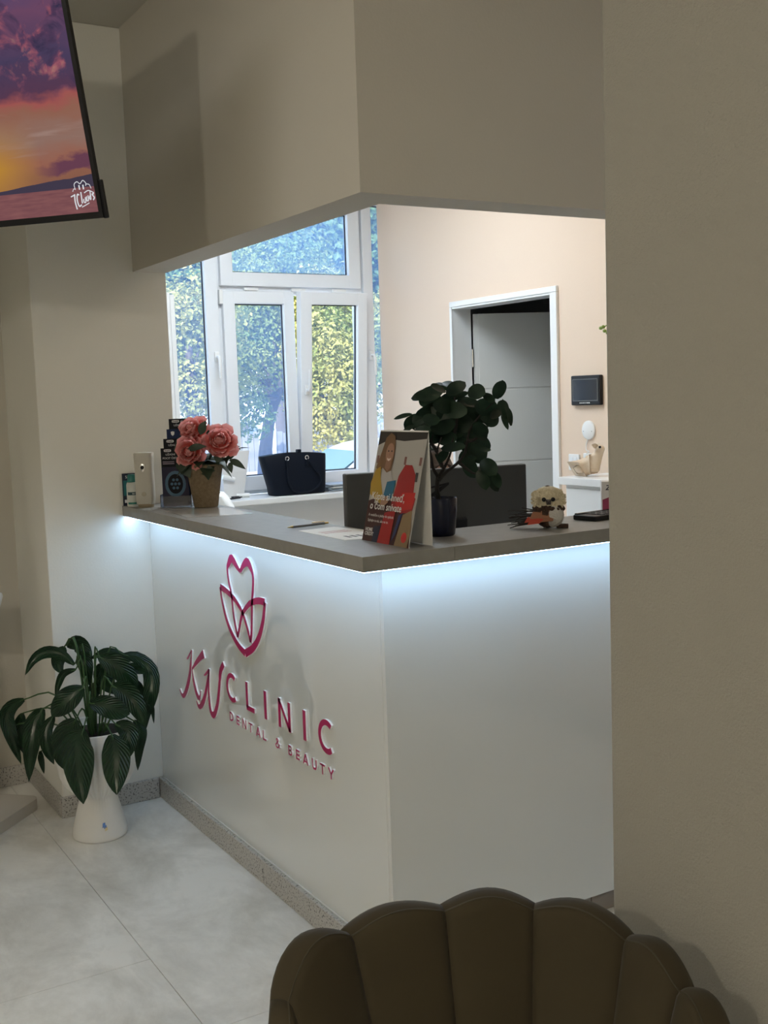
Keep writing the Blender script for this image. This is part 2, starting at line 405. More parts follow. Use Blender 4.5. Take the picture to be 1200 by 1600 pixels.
struct(B().prism([(1.45, 2.51), (3.65, 2.51), (3.65, 2.645), (1.585, 2.645), (1.585, 4.312), (1.45, 4.312)], 2.116, CZ, lambda x, y, a: (x, y, a)).build('wall_soffit', WALL_DIM))
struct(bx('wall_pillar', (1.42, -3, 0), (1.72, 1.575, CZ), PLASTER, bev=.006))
struct(bx('wall_passage_end', (1.72, .0, 0), (3.65, .15, CZ), WALL))
# outer wall with the window opening
struct(bx('wall_window_left', (1.585, 6.10, 0), (1.80, 6.38, CZ), PINKWALL))
struct(bx('wall_window_right', (4.30, 6.10, 0), (6.6, 6.38, CZ), PINKWALL))
struct(bx('wall_window_head', (1.80, 6.10, 2.90), (4.30, 6.38, CZ), PINKWALL))
struct(bx('wall_window_apron', (1.585, 5.90, 0), (3.65, 6.38, 1.008), mat('apron_paint', (.78, .79, .79), .7)))
struct(bx('wall_window_apron_side', (3.76, 5.90, 0), (4.30, 6.38, 1.008), PINKWALL))
sill = struct(bx('trim_1', (1.59, 5.805, 1.009), (3.649, 6.13, 1.044), WHITE, bev=.006))
# partition with the door
struct(bx('wall_right', (3.65, -3, 0), (3.76, 4.431, CZ), PINKWALL))
struct(bx('wall_right_far', (3.65, 5.32, 0), (3.76, 6.125, CZ), PINKWALL))
struct(bx('wall_right_head', (3.65, 4.431, 2.09), (3.76, 5.32, CZ), PINKWALL))
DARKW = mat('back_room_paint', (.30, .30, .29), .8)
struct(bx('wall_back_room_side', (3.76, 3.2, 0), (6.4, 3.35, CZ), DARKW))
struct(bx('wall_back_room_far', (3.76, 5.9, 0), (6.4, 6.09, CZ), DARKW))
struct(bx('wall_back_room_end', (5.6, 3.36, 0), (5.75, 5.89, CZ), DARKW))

def base(name, segs, m):
    s = setup(name, (segs[0][0][0], segs[0][0][1], 0))
    for lo, hi in segs: bx('baseboard_piece', lo, hi, m, s, bev=.003)
H = .083
base('baseboard_pier', [((1.04, 4.295, 0), (1.438, 4.31, H))], GRANITE)
base('baseboard_pier_side', [((1.037, 4.312, 0), (1.05, 4.56, H)), ((1.037, 4.562, 0), (1.05, 4.815, H))], GRANITE)
base('baseboard_recess', [((.70, 4.815, 0), (1.036, 4.83, H)), ((.30, 4.815, 0), (.698, 4.83, H)), ((-.4, 4.815, 0), (.298, 4.83, H))], GRANITE)
base('baseboard_desk', [((1.44, 3.30, 0), (1.455, 4.308, H)), ((1.44, 2.5, 0), (1.455, 3.298, H))], GRANITE)
base('baseboard_desk_side', [((1.46, 2.515, 0), (1.70, 2.53, .073)), ((1.702, 2.515, 0), (2.18, 2.53, .073)), ((2.182, 2.515, 0), (2.66, 2.53, .073)), ((2.662, 2.515, 0), (3.2, 2.53, .073))], TAUPE)

# door: lining, architrave and a half-open leaf
dr = setup('door_1', (3.65, 4.87, 0))
for nm, lo, hi in (('door_lining', (3.64, 4.418, 0), (3.768, 4.443, 2.09)), ('door_lining', (3.64, 5.308, 0), (3.768, 5.333, 2.09)), ('door_lining', (3.64, 4.418, 2.078), (3.7675, 5.333, 2.10))):
    bx(nm, lo, hi, WHITE, dr)
for lo, hi in (((3.634, 4.386, 0), (3.652, 4.431, 2.0875)), ((3.634, 5.308, 0), (3.652, 5.329, 2.0875)), ((3.634, 4.386, 2.088), (3.652, 5.329, 2.118))):
    bx('architrave', lo, hi, WHITE, dr, bev=.003)
hx, hy = 3.766, 5.300
dd = Vector((.92, -.39, 0)).normalized(); dn = Vector((-dd.y, dd.x, 0))
Md = Matrix((dd, dn, Vector((0, 0, 1)))).transposed().to_4x4(); Md.translation = (hx, hy, 0)
leaf = B()
zb = [.01, .62, 1.20, 1.62, 2.055]
leaf.box((.012, -.016, .012), (.85, .022, 2.05), M=Md)
leaf_o = leaf.build('door_leaf', DOORM, dr)
for i in range(4):
    B().box((.035, -.0195, zb[i]+.004), (.848, -.015, zb[i+1]-.004), M=Md, bev=.002).build('leaf_panel', DOORM, leaf_o)
for z in (.3, 1.75): B().lathe([(.008, 0), (.008, .1)], (hx-.004, hy-.012, z), 12).build('hinge', CHROME, dr)

# window ----------------------------------------------------------------
def window_glass(name, haze, tint=(.34, .58, 1.0)):
    m = bpy.data.materials.new(name); m.use_nodes = True; t = m.node_tree; t.nodes.clear()
    o_ = t.nodes.new('ShaderNodeOutputMaterial'); mx = t.nodes.new('ShaderNodeMixShader'); tr = t.nodes.new('ShaderNodeBsdfTransparent'); tl = t.nodes.new('ShaderNodeBsdfTranslucent')
    gl = t.nodes.new('ShaderNodeBsdfGlossy'); gl.inputs['Roughness'].default_value = .02; mg = t.nodes.new('ShaderNodeMixShader'); mg.inputs[0].default_value = .03
    tr.inputs[0].default_value = (.92, .96, .98, 1); tl.inputs[0].default_value = (*tint, 1)
    tc = t.nodes.new('ShaderNodeTexCoord'); nz = t.nodes.new('ShaderNodeTexNoise'); nz.inputs['Scale'].default_value = 2.5; mr_ = t.nodes.new('ShaderNodeMapRange')
    mr_.inputs[3].default_value = haze*.6; mr_.inputs[4].default_value = haze*1.4
    t.links.new(tc.outputs['Object'], nz.inputs['Vector']); t.links.new(nz.outputs['Fac'], mr_.inputs[0]); t.links.new(mr_.outputs[0], mx.inputs[0])
    t.links.new(tr.outputs[0], mx.inputs[1]); t.links.new(tl.outputs[0], mx.inputs[2]); t.links.new(mx.outputs[0], mg.inputs[1]); t.links.new(gl.outputs[0], mg.inputs[2]); t.links.new(mg.outputs[0], o_.inputs[0]); return m
GLASS = window_glass('hazy_window_glass', .12); GLASS_TOP = window_glass('hazier_window_glass', .20); GLASS_CLEAR = window_glass('clear_window_glass', .045)  # blue haze, strongest in the top pane and weakest in the right sash
win = setup('window_1', (3.0, 6.16, 1.05))
WY0, WY1 = 6.135, 6.20
def frame(name, x0, x1, z0, z1, wl, wr, wb, wt, y0, y1, parent, M=None, glass=None):
    b = B()
    b.box((x0, y0, z0), (x0+wl, y1, z1), M=M, bev=.004); b.box((x1-wr, y0, z0), (x1, y1, z1), M=M, bev=.004)
    b.box((x0+wl-.004, y0+.001, z0), (x1-wr+.004, y1-.001, z0+wb), M=M, bev=.004); b.box((x0+wl-.004, y0+.001, z1-wt), (x1-wr+.004, y1-.001, z1), M=M, bev=.004)
    o = b.build(name, PVC, parent)
    g = B(); e = .006; m_ = (y0+y1)/2
    for lo, hi in (((x0+wl, m_, z0+wb), (x0+wl+e, m_+.012, z1-wt)), ((x1-wr-e, m_, z0+wb), (x1-wr, m_+.012, z1-wt)), ((x0+wl, m_, z0+wb), (x1-wr, m_+.012, z0+wb+e)), ((x0+wl, m_, z1-wt-e), (x1-wr, m_+.012, z1-wt))):
        g.box(lo, hi, M=M)
    g.build('gasket', RUBBER, o)
    p = B(); p.box((x0+wl-.002, m_+.004, z0+wb-.002), (x1-wr+.002, m_+.008, z1-wt+.002), M=M); p.build('pane', glass or GLASS, o)
    return o
def handle(x, z, up, parent, y, M=None):
    b = B(); b.box((x-.014, y-.012, z-.03), (x+.014, y, z+.03), M=M, bev=.004)
    s = 1 if up else -1
    pts = [Vector((x, y-.01, z)), Vector((x, y-.04, z)), Vector((x, y-.05, z+s*.03)), Vector((x, y-.05, z+s*.125))]
    if M: pts = [M @ p for p in pts]
    b.tube(pts, [.009, .009, .010, .008], 10); return b.build('handle', WHITE, parent, smooth=True)
# fixed outer frame members
fr = B()
for lo, hi in (((1.80, 6.15, 1.044), (4.30, 6.22, 1.075)), ((1.80, 6.15, 2.86), (4.30, 6.22, 2.90)), ((2.548, 6.15, 1.05), (2.60, 6.22, 2.88)), ((3.502, 6.15, 1.05), (3.552, 6.22, 2.88)), ((2.59, 6.15, 2.228), (3.51, 6.22, 2.285)), ((1.80, 6.15, 1.05), (1.84, 6.22, 2.88)), ((4.26, 6.15, 1.05), (4.30, 6.22, 2.88))):
    fr.box(lo, hi, bev=.003)
fr.build('outer_frame', PVC, win)
sa = frame('side_sash', 1.83, 2.562, 1.06, 2.87, .08, .078, .085, .085, 6.125, 6.185, win); handle(2.535, 1.86, False, sa, 6.125)
sb = frame('side_sash', 3.538, 4.28, 1.06, 2.87, .068, .08, .085, .085, 6.125, 6.185, win); handle(3.575, 1.86, False, sb, 6.125)
st = frame('top_sash', 2.582, 3.517, 2.27, 2.80, .078, .082, .08, .085, 6.12, 6.18, win, None, GLASS_TOP)
for x in (2.77, 3.08, 3.36): bx('hinge_cover', (x-.045, 6.112, 2.244), (x+.045, 6.13, 2.262), WHITE, st, bev=.003)
Ml = Matrix.Translation((2.6, 6.16, 1.065)) @ Matrix.Rotation(math.radians(-1.0), 4, 'Z') @ Matrix.Translation((-2.6, -6.16, -1.065))
sl = frame('tilt_sash', 2.59, 3.046, 1.068, 2.242, .074, .068, .086, .074, 6.12, 6.18, win, Ml)
bx('hinge_cap', (2.566, 6.112, 2.165), (2.588, 6.135, 2.248), WHITE, sl, bev=.003)
Mr = Matrix.Translation((0, 6.18, 1.068)) @ Matrix.Rotation(math.radians(4.2), 4, 'X') @ Matrix.Translation((0, -6.18, -1.068))
sr = frame('tilt_sash', 3.052, 3.512, 1.068, 2.242, .076, .066, .086, .074, 6.12, 6.18, win, Mr, GLASS_CLEAR); handle(3.088, 1.66, True, sr, 6.12, Mr)

# ================================================================== RECEPTION DESK
dk = thing('reception_desk', 'glossy white corner reception desk lit from above, with speckled granite foot', 'desk', (2.0, 2.9, 0))
bx('front_panel', (1.46, 2.503, .084), (1.478, 4.309, 1.1635), GLOSSW, dk, bev=.001)
bx('side_panel', (1.4605, 2.485, .074), (3.2, 2.5025, 1.1635), GLOSSW, dk, bev=.001)
bx('side_carcass', (1.4785, 2.5305, .0), (3.2, 2.548, 1.163), MATTW, dk)
bx('plinth', (1.456, 2.531, .0), (1.478, 4.30, .0835), MATTW, dk)
bx('inner_worktop', (1.66, 2.56, .72), (3.0, 3.25, .75), MATTW, dk, bev=.002)
bx('drawer_unit', (2.55, 2.6, .0), (2.98, 3.2, .7195), MATTW, dk, bev=.002)
bx('support_panel', (1.6, 3.9, .0), (1.62, 4.3, 1.163), MATTW, dk)
bx('support_panel', (1.66, 3.2, .0), (1.68, 3.24, .7195), MATTW, dk)

ct = thing('countertop', 'grey laminate L-shaped counter top with light strip under its edge', 'countertop', (2.0, 2.6, 1.165))
def slab(name, poly, z0=1.165, z1=1.204): return B().prism(poly, z0, z1, lambda x, y, a: (x, y, a)).build(name, COUNTER, ct)
slab('counter_slab', [(1.354, 2.396), (1.6305, 2.396), (1.6305, 2.722), (1.648, 2.722), (1.648, 4.309), (1.354, 4.309)])
slab('counter_slab', [(1.6315, 2.396), (3.25, 2.396), (3.25, 2.722), (1.6315, 2.722)])
LED = emis('led_strip', (.50, .76, 1.08), LED_W)
bx('light_strip', (1.362, 2.404, 1.1618), (1.398, 4.30, 1.1645), LED, ct)
bx('light_strip', (1.3985, 2.404, 1.1618), (3.22, 2.440, 1.1645), LED, ct)

# ------------------------------------------------------------------ sign: raised letters, magenta faces on white bodies
sg = thing('wall_sign', 'raised magenta clinic sign with tulip-shaped tooth emblem on the white desk front', 'sign', (1.45, 3.4, .49))
XF, XB = 1.4530, 1.4597
def stroke(bld, pts, wd, n=None, closed=False):
    """pts: (y, z) on the panel; y falls to the right"""
    P = [Vector((p[0], p[1], 0)) for p in pts]
    if n: P = spline(P, n)
    m = len(P)
    W = wd if callable(wd) else (lambda q: wd)
    L_, R_ = [], []
    for i, p in enumerate(P):
        a = P[max(i-1, 0)]; c = P[min(i+1, m-1)]
        d0 = (p-a).normalized() if i > 0 else (c-p).normalized(); d1 = (c-p).normalized() if i < m-1 else d0
        tt = (d0+d1); tt = tt.normalized() if tt.length > .2 else d1
        nn = Vector((-tt.y, tt.x, 0)); k = W(i/(m-1))/2/max(.5, nn.dot(Vector((-d0.y, d0.x, 0))))
        L_.append(p+nn*k); R_.append(p-nn*k)
    vs = []; fs = []
    for i in range(m):
        for q in (L_[i], R_[i]): vs.append((XF, q.x, q.y)); vs.append((XB, q.x, q.y))
    k0 = len(bld.v)
    front = []; side = []
    for i in range(m-1):
        a = i*4; b = a+4
        front.append((a, b, b+2, a+2)); side += [(a, a+1, b+1, b), (a+2, b+2, b+3, a+3), (a+1, a+3, b+3, b+1)]
    side += [(0, 2, 3, 1), ((m-1)*4, (m-1)*4+1, (m-1)*4+3, (m-1)*4+2)]
    bld.add(vs, front, 0)
    bld.f += [tuple(j+k0 for j in f) for f in side]; bld.m += [1]*len(side)
def letter(name, strokes):
    b = B()
    for pts, wd, n in strokes: stroke(b, pts, wd, n)
    return b.build(name, [PINK, ACRYW], sg)
Z0, Z1, LW = .573, .667, .0165
zc, rz = (Z0+Z1)/2, (Z1-Z0)/2-.004
letter('letter_c', [([(3.517+.042*math.cos(math.radians(a)), zc+rz*math.sin(math.radians(a))) for a in range(-128, 130, 8)], LW, None)])
letter('letter_l', [([(3.391, Z1), (3.391, Z0+.006), ], .018, None), ([(3.3985, Z0+.006), (3.333, Z0+.006)], LW, None)])
letter('letter_i', [([(3.245, Z1), (3.245, Z0)], .0195, None)])
letter('letter_n', [([(3.139, Z0), (3.139, Z1)], .018, None), ([(3.143, Z1-.002), (3.066, Z0+.002)], .014, None), ([(3.069, Z0), (3.069, Z1)], .018, None)])
letter('letter_i', [([(2.965, Z1), (2.965, Z0)], .0195, None)])
letter('letter_c', [([(2.822+.044*math.cos(math.radians(a)), zc+rz*math.sin(math.radians(a))) for a in range(-128, 130, 8)], .0175, None)])
y0, y1, s = .498, .5305, .0068
ym = (y0+y1)/2; h2 = (y1-y0)/2
letter('letter_d', [([(3.546, y0), (3.546, y1)], s, None), ([(3.548, y1-s/2), (3.535, y1-s/2), (3.522, ym+.006), (3.522, ym-.006), (3.535, y0+s/2), (3.548, y0+s/2)], s, 14)])
def E_(y): letter('letter_e', [([(y, y0), (y, y1)], s, None)]+[([(y, z), (y-.022, z)], s*.85, None) for z in (y0+s/2, ym, y1-s/2)])
def A_(y): letter('letter_a', [([(y+.015, y0), (y, y1)], s, None), ([(y-.015, y0), (y, y1)], s, None), ([(y+.009, y0+.009), (y-.009, y0+.009)], s*.7, None)])
def T_(y): letter('letter_t', [([(y, y0), (y, y1)], s, None), ([(y+.016, y1-s/2), (y-.016, y1-s/2)], s*.85, None)])
E_(3.487)
letter('letter_n', [([(3.436, y0), (3.436, y1)], s, None), ([(3.437, y1), (3.411, y0)], s, None), ([(3.411, y0), (3.411, y1)], s, None)])
T_(3.372); A_(3.312)
letter('letter_l', [([(3.272, y0), (3.272, y1)], s, None), ([(3.272, y0+s/2), (3.249, y0+s/2)], s*.85, None)])
letter('ampersand', [([(3.148, y0+.002), (3.164, ym+.004), (3.172, y1-.006), (3.166, y1-.002), (3.159, y1-.007), (3.168, ym), (3.178, y0+.008), (3.170, y0+.002), (3.158, y0+.004), (3.149, ym-.001)], s*.8, 26)])
letter('letter_b', [([(3.082, y0), (3.082, y1)], s, None), ([(3.082, y1-s/2), (3.068, y1-s/2), (3.065, y1-.008), (3.069, ym+.001), (3.082, ym)], s*.8, 10), ([(3.082, ym), (3.066, ym-.001), (3.062, y0+.009), (3.067, y0+s/2), (3.082, y0+s/2)], s*.8, 10)])
E_(3.029); A_(2.967)
letter('letter_u', [([(2.921, y1), (2.921, y0+.012), (2.916, y0+.004), (2.909, y0+s/2), (2.902, y0+.004), (2.897, y0+.012), (2.897, y1)], s, 18)])
T_(2.857)
letter('letter_y', [([(2.818, y1), (2.803, ym-.001), (2.803, y0)], s, None), ([(2.788, y1), (2.803, ym-.001)], s, None)])
swell = lambda a, b: (lambda q: a+(b-a)*math.sin(PI*min(1, max(0, q)))**1.3)
letter('letter_k', [
 ([(3.945, .641), (3.925, .653), (3.888, .686)], swell(.006, .011), 6),
 ([(3.888, .686), (3.900, .642), (3.920, .588), (3.950, .538), (3.986, .497), (4.014, .486), (4.039, .505)], swell(.009, .024), 22),
 ([(3.768, .693), (3.798, .677), (3.853, .642), (3.894, .613)], (lambda q: .024*(1-q)+.009), 10),
 ([(3.894, .613), (3.885, .573), (3.862, .529), (3.832, .515), (3.816, .547)], swell(.007, .023), 16)])
letter('letter_w', [
 ([(3.775, .612), (3.749, .625), (3.723, .646)], swell(.006, .011), 6),
 ([(3.723, .646), (3.743, .597), (3.775, .537), (3.809, .497), (3.843, .480), (3.866, .498)], swell(.008, .024), 18),
 ([(3.723, .646), (3.735, .578), (3.735, .524), (3.726, .489), (3.704, .480), (3.679, .500), (3.650, .548), (3.628, .615), (3.613, .660), (3.583, .691)], (lambda q: .014+.010*math.sin(PI*q)**2+(.008 if q > .8 else 0)), 30)])
TULIP = {
 'emblem_left': ([(3.399, 1.039), (3.425, 1.053), (3.467, 1.076), (3.495, 1.053), (3.507, 1.036), (3.502, .998), (3.482, .950), (3.477, .912), (3.467, .862), (3.445, .81)], (lambda q: .011+.011*math.sin(PI*min(1, q*2.2))**2)),
 'emblem_left_root': ([(3.445, .81), (3.425, .849), (3.397, .896), (3.347, .933), (3.309, .949), (3.255, .961), (3.212, .962)], (lambda q: .010+.009*q)),
 'emblem_right': ([(3.399, 1.039), (3.368, 1.065), (3.336, 1.078), (3.309, 1.059), (3.295, 1.034), (3.302, .989), (3.312, .953), (3.32, .898), (3.328, .847), (3.34, .81)], (lambda q: .012+.010*math.sin(PI*min(1, q*2.2))**2)),
 'emblem_right_root': ([(3.34, .81), (3.357, .847), (3.394, .899), (3.434, .926), (3.476, .944), (3.533, .958), (3.579, .964)], (lambda q: .010+.008*q)),
 'emblem_cup': ([(3.579, .964), (3.565, .912), (3.533, .852), (3.487, .808), (3.439, .78), (3.388, .764)], (lambda q: .011+.008*q)),
 'emblem_cup_side': ([(3.388, .764), (3.321, .796), (3.268, .842), (3.234, .897), (3.222, .93), (3.212, .962)], (lambda q: .021-.008*q)),
}
for k, (pp, wd) in TULIP.items(): letter('emblem_stroke', [(pp, (lambda q, w_=wd: w_(q)*1.3), 24)])

# ================================================================== TELEVISION
T = Vector((.942, 3.008, 2.102)); h = Vector((.664, -.748, 0)).normalized(); u = Vector((-.171, -.152, .973)).normalized(); n = h.cross(u).normalized()
if n.y > 0: n = -n
TV = thing('television', 'black flat television tilted down, showing a purple and orange sunset over water', 'television', tuple(T-h*.6-n*.03))
Mtv = Matrix((h, u, n)).transposed().to_4x4(); Mtv.translation = T
TW, TH = 1.22, .69
B().box((-TW, 0, -.012), (0, TH, -.002), M=Mtv, bev=.002).build('casing', BLACK, TV)
B().box((-TW+.15, .06, -.05), (-.25, TH-.15, -.0115), M=Mtv, bev=.01).build('rear_housing', BLACK, TV)
bz = B()
for lo, hi in (((-TW, 0, -.004), (0, .017, .004)), ((-TW, TH-.011, -.004), (0, TH, .004)), ((-TW, .017, -.004), (-TW+.011, TH-.011, .004)), ((-.012, .017, -.004), (0, TH-.011, .004))): bz.box(lo, hi, M=Mtv)
bz.build('bezel', BLACK, TV)
B().box((-.004, -.002, -.012), (.010, .098, -.001), M=Mtv, bev=.003).build('corner_cover', BLACK, TV)
SCR = bpy.data.materials.new('sunset_picture'); SCR.use_nodes = True; t = SCR.node_tree; t.nodes.clear(); N = t.nodes.new; K = t.links.new
out = N('ShaderNodeOutputMaterial'); em = N('ShaderNodeEmission'); K(em.outputs[0], out.inputs[0]); em.inputs[1].default_value = .74
uv = N('ShaderNodeUVMap'); sp = N('ShaderNodeSeparateXYZ'); K(uv.outputs[0], sp.inputs[0])
def math_(op, a, b=None):
    m = N('ShaderNodeMath'); m.operation = op
    for i, x in enumerate((a, b)):
        if x is None: continue
        if isinstance(x, (int, float)): m.inputs[i].default_value = x
        else: K(x, m.inputs[i])
    return m.outputs[0]
def noise_(scale, sx=1, sy=1, det=6, dist=0., rough=.5):
    mp = N('ShaderNodeMapping'); mp.inputs['Scale'].default_value = (sx, sy, 1); K(uv.outputs[0], mp.inputs[0])
    z = N('ShaderNodeTexNoise'); z.inputs['Scale'].default_value = scale; z.inputs['Detail'].default_value = det; z.inputs['Distortion'].default_value = dist; z.inputs['Roughness'].default_value = rough
    K(mp.outputs[0], z.inputs['Vector']); return z.outputs['Fac']
def srgb(r, g, b): return tuple(((c/255)/12.92 if c/255 <= .04045 else ((c/255+.055)/1.055)**2.4) for c in (r, g, b))+(1,)
def ramp_(fac, stops):
    r = N('ShaderNodeValToRGB'); e = r.color_ramp.elements
    while len(e) > 1: e.remove(e[-1])
    e[0].position = stops[0][0]; e[0].color = srgb(*stops[0][1])
    for p, c in stops[1:]:
        k = e.new(p); k.color = srgb(*c)
    K(fac, r.inputs[0]); return r.outputs[0]
def mix_(f, a, b):
    m = N('ShaderNodeMix'); m.data_type = 'RGBA'
    if isinstance(f, (int, float)): m.inputs[0].default_value = f
    else: K(f, m.inputs[0])
    K(a, m.inputs[6]); K(b, m.inputs[7]); return m.outputs[2]
V = sp.outputs['Y']; U = sp.outputs['X']     # U: metres from right edge (negative), V: metres up
vj = math_('ADD', V, math_('MULTIPLY', math_('SUBTRACT', noise_(9, 1, 2, 5), .5), .10))
skyc = ramp_(math_('MULTIPLY', vj, 1.5), [(.12, (150, 92, 88)), (.16, (152, 104, 84)), (.24, (166, 110, 92)), (.33, (158, 124, 112)), (.42, (160, 110, 92)), (.46, (176, 96, 92)), (.50, (98, 66, 90)), (.62, (82, 70, 102)), (.80, (120, 80, 110)), (.95, (70, 80, 125))])
glow = math_('MULTIPLY', math_('SUBTRACT', 1, math_('MINIMUM', 1, math_('MULTIPLY', math_('ABSOLUTE', math_('ADD', V, -.15)), 8))), math_('MINIMUM', 1, math_('MAXIMUM', 0, math_('MULTIPLY', math_('ADD', U, .16), -7))))
yel = N('ShaderNodeRGB'); yel.outputs[0].default_value = srgb(205, 150, 60)
skyc = mix_(glow, skyc, yel.outputs[0])
cl = noise_(11, 1, 1.2, 9, .8, .6)
clm = math_('MULTIPLY', math_('MINIMUM', 1, math_('MAXIMUM', 0, math_('MULTIPLY', math_('SUBTRACT', cl, .47), 7))), math_('MINIMUM', 1, math_('MAXIMUM', 0, math_('MULTIPLY', math_('SUBTRACT', vj, .30), 14))))
skyc = mix_(clm, skyc, ramp_(noise_(16, 1, 1, 7, .5), [(.36, (62, 56, 84)), (.48, (92, 66, 96)), (.56, (170, 96, 112)), (.66, (198, 140, 128))]))
ci = noise_(6, .6, 5, 6, .6); cim = math_('MULTIPLY', math_('MINIMUM', 1, math_('MAXIMUM', 0, math_('MULTIPLY', math_('SUBTRACT', ci, .55), 5))), math_('LESS_THAN', math_('ABSOLUTE', math_('SUBTRACT', V, .235)), .06))
cre = N('ShaderNodeRGB'); cre.outputs[0].default_value = srgb(190, 160, 150)
skyc = mix_(math_('MULTIPLY', cim, .6), skyc, cre.outputs[0])
ban = math_('MULTIPLY', math_('MINIMUM', 1, math_('MAXIMUM', 0, math_('SUBTRACT', 2.2, math_('MULTIPLY', math_('ABSOLUTE', math_('SUBTRACT', vj, math_('ADD', .148, math_('MULTIPLY', U, .06)))), 95)))), math_('MINIMUM', 1, math_('MAXIMUM', 0, math_('MULTIPLY', math_('ADD', U, .19), 12))))
pur = N('ShaderNodeRGB'); pur.outputs[0].default_value = srgb(104, 62, 90); skyc = mix_(math_('MULTIPLY', ban, .85), skyc, pur.outputs[0])
hill = math_('LESS_THAN', V, math_('ADD', .088, math_('MULTIPLY', math_('MAXIMUM', 0, math_('SUBTRACT', .34, math_('ABSOLUTE', math_('ADD', U, .02)))), math_('ADD', .055, math_('MULTIPLY', noise_(14), .05)))))
hc = N('ShaderNodeRGB'); hc.outputs[0].default_value = srgb(74, 66, 84); skyc = mix_(hill, skyc, hc.outputs[0])
water = ramp_(noise_(16, 1, 7, 5), [(.3, (128, 82, 88)), (.7, (152, 100, 100))])
skyc = mix_(math_('LESS_THAN', V, .083), skyc, water)
K(skyc, em.inputs[0])
def screen_quad(name, a0, a1, b0, b1, c, m, par):
    me = bpy.data.meshes.new(name); me.from_pydata([Mtv @ Vector((a, b, c)) - T for a, b in ((a0, b0), (a1, b0), (a1, b1), (a0, b1))], [], [(0, 1, 2, 3)])
    l = me.uv_layers.new(name='UVMap')
    for i, q in enumerate(((a0, b0), (a1, b0), (a1, b1), (a0, b1))): l.data[i].uv = q
    me.materials.append(m); o = bpy.data.objects.new(name, me); COL.objects.link(o); o.location = T; adopt(o, par); return o
scr = screen_quad('screen', -TW+.011, -.012, .017, TH-.011, .0, SCR, TV)
MARK = emis('screen_mark', (.80, .82, .86), .8)
def tvline(bl, pts, r, nseg=14):
    P = spline([Vector((a, b, 0)) for a, b in pts], nseg)
    for i in range(len(P)-1):
        d = (P[i+1]-P[i]); d = d.normalized() if d.length else Vector((1, 0, 0)); s_ = Vector((-d.y, d.x, 0))*r; e_ = d*r*.4
        q = [P[i]-e_+s_, P[i]-e_-s_, P[i+1]+e_-s_, P[i+1]+e_+s_]
        bl.add([Mtv @ Vector((k.x, k.y, .0012)) for k in q], [(0, 1, 2, 3)])
b = B()
ox, oy = -.0505, .0565
tvline(b, [(ox-.030, oy+.018), (ox-.026, oy+.024), (ox-.021, oy+.024)], .0009)
tvline(b, [(ox-.021, oy+.022), (ox-.022, oy+.036), (ox-.012, oy+.042), (ox-.004, oy+.036), (ox+.006, oy+.044), (ox+.014, oy+.036), (ox+.012, oy+.030)], .0011, 22)
tvline(b, [(ox+.013, oy+.034), (ox+.023, oy+.032), (ox+.027, oy+.022)], .0010)
for q in (-.008, .004): tvline(b, [(ox+q, oy+.022), (ox+q, oy+.032)], .0022, 3)
tvline(b, [(ox-.038, oy+.005), (ox-.026, oy+.009)], .0016, 3); tvline(b, [(ox-.026, oy+.010), (ox-.028, oy-.008), (ox-.026, oy-.028)], .0020, 8)
tvline(b, [(ox-.013, oy+.008), (ox-.018, oy+.009), (ox-.021, oy-.006), (ox-.018, oy-.021), (ox-.010, oy-.018)], .0019, 12)
tvline(b, [(ox-.006, oy+.014), (ox-.007, oy-.014)], .0019, 4)
tvline(b, [(ox-.001, oy-.004), (ox-.001, oy-.012), (ox+.004, oy-.012), (ox+.005, oy)], .0016, 10)
tvline(b, [(ox+.009, oy+.002), (ox+.008, oy-.008), (ox+.013, oy-.008), (ox+.014, oy+.004)], .0016, 10)
tvline(b, [(ox+.022, oy+.014), (ox+.021, oy-.006), (ox+.017, oy-.002), (ox+.021, oy+.004)], .0016, 10)
tvline(b, [(ox+.032, oy+.008), (ox+.027, oy+.006), (ox+.032, oy-.002), (ox+.028, oy-.008)], .0019, 10)
tvline(b, [(ox+.004, oy+.012), (ox+.018, oy+.017), (ox+.033, oy+.010)], .0013, 8)
tvline(b, [(ox-.010, oy-.024), (ox+.004, oy-.019), (ox+.014, oy-.015)], .0012, 6)
b.build('screen_mark', MARK, scr)
pc = T-h*.61+u*.35-n*.05
br = B(); br.box((-.61-.12, .25, -.075), (-.61+.12, .45, -.049), M=Mtv); br.tube([pc+n*-.02, pc-n*.10+Vector((0, 0, .06)), pc-n*.10+Vector((0, 0, .16)), (pc.x-n.x*.10, pc.y-n.y*.10, CZ-.02)], .022, 12)
br.lathe([(.07, 0), (.07, .02)], (pc.x-n.x*.10, pc.y-n.y*.10, CZ-.02), 24); br.build('ceiling_bracket', BLACK, TV)

# ================================================================== SHELL CHAIR
VELVET = mat('olive_brown_velvet', (.040, .030, .013), .85, col2=(.046, .035, .016), nscale=5)
VELVET.node_tree.nodes['Principled BSDF'].inputs['Sheen Weight'].default_value = .08
PIPING = mat('dark_piping', (.05, .042, .025), .7)
CXc, CYc = .93, 1.28
ch = thing('shell_chair', 'olive brown velvet shell chair with scalloped channel back, beside the rough plaster wall', 'chair', (CXc, CYc, 0))
bdir = Vector((.10, .995, 0)).normalized(); sdir = Vector((.995, -.10, 0)).normalized()
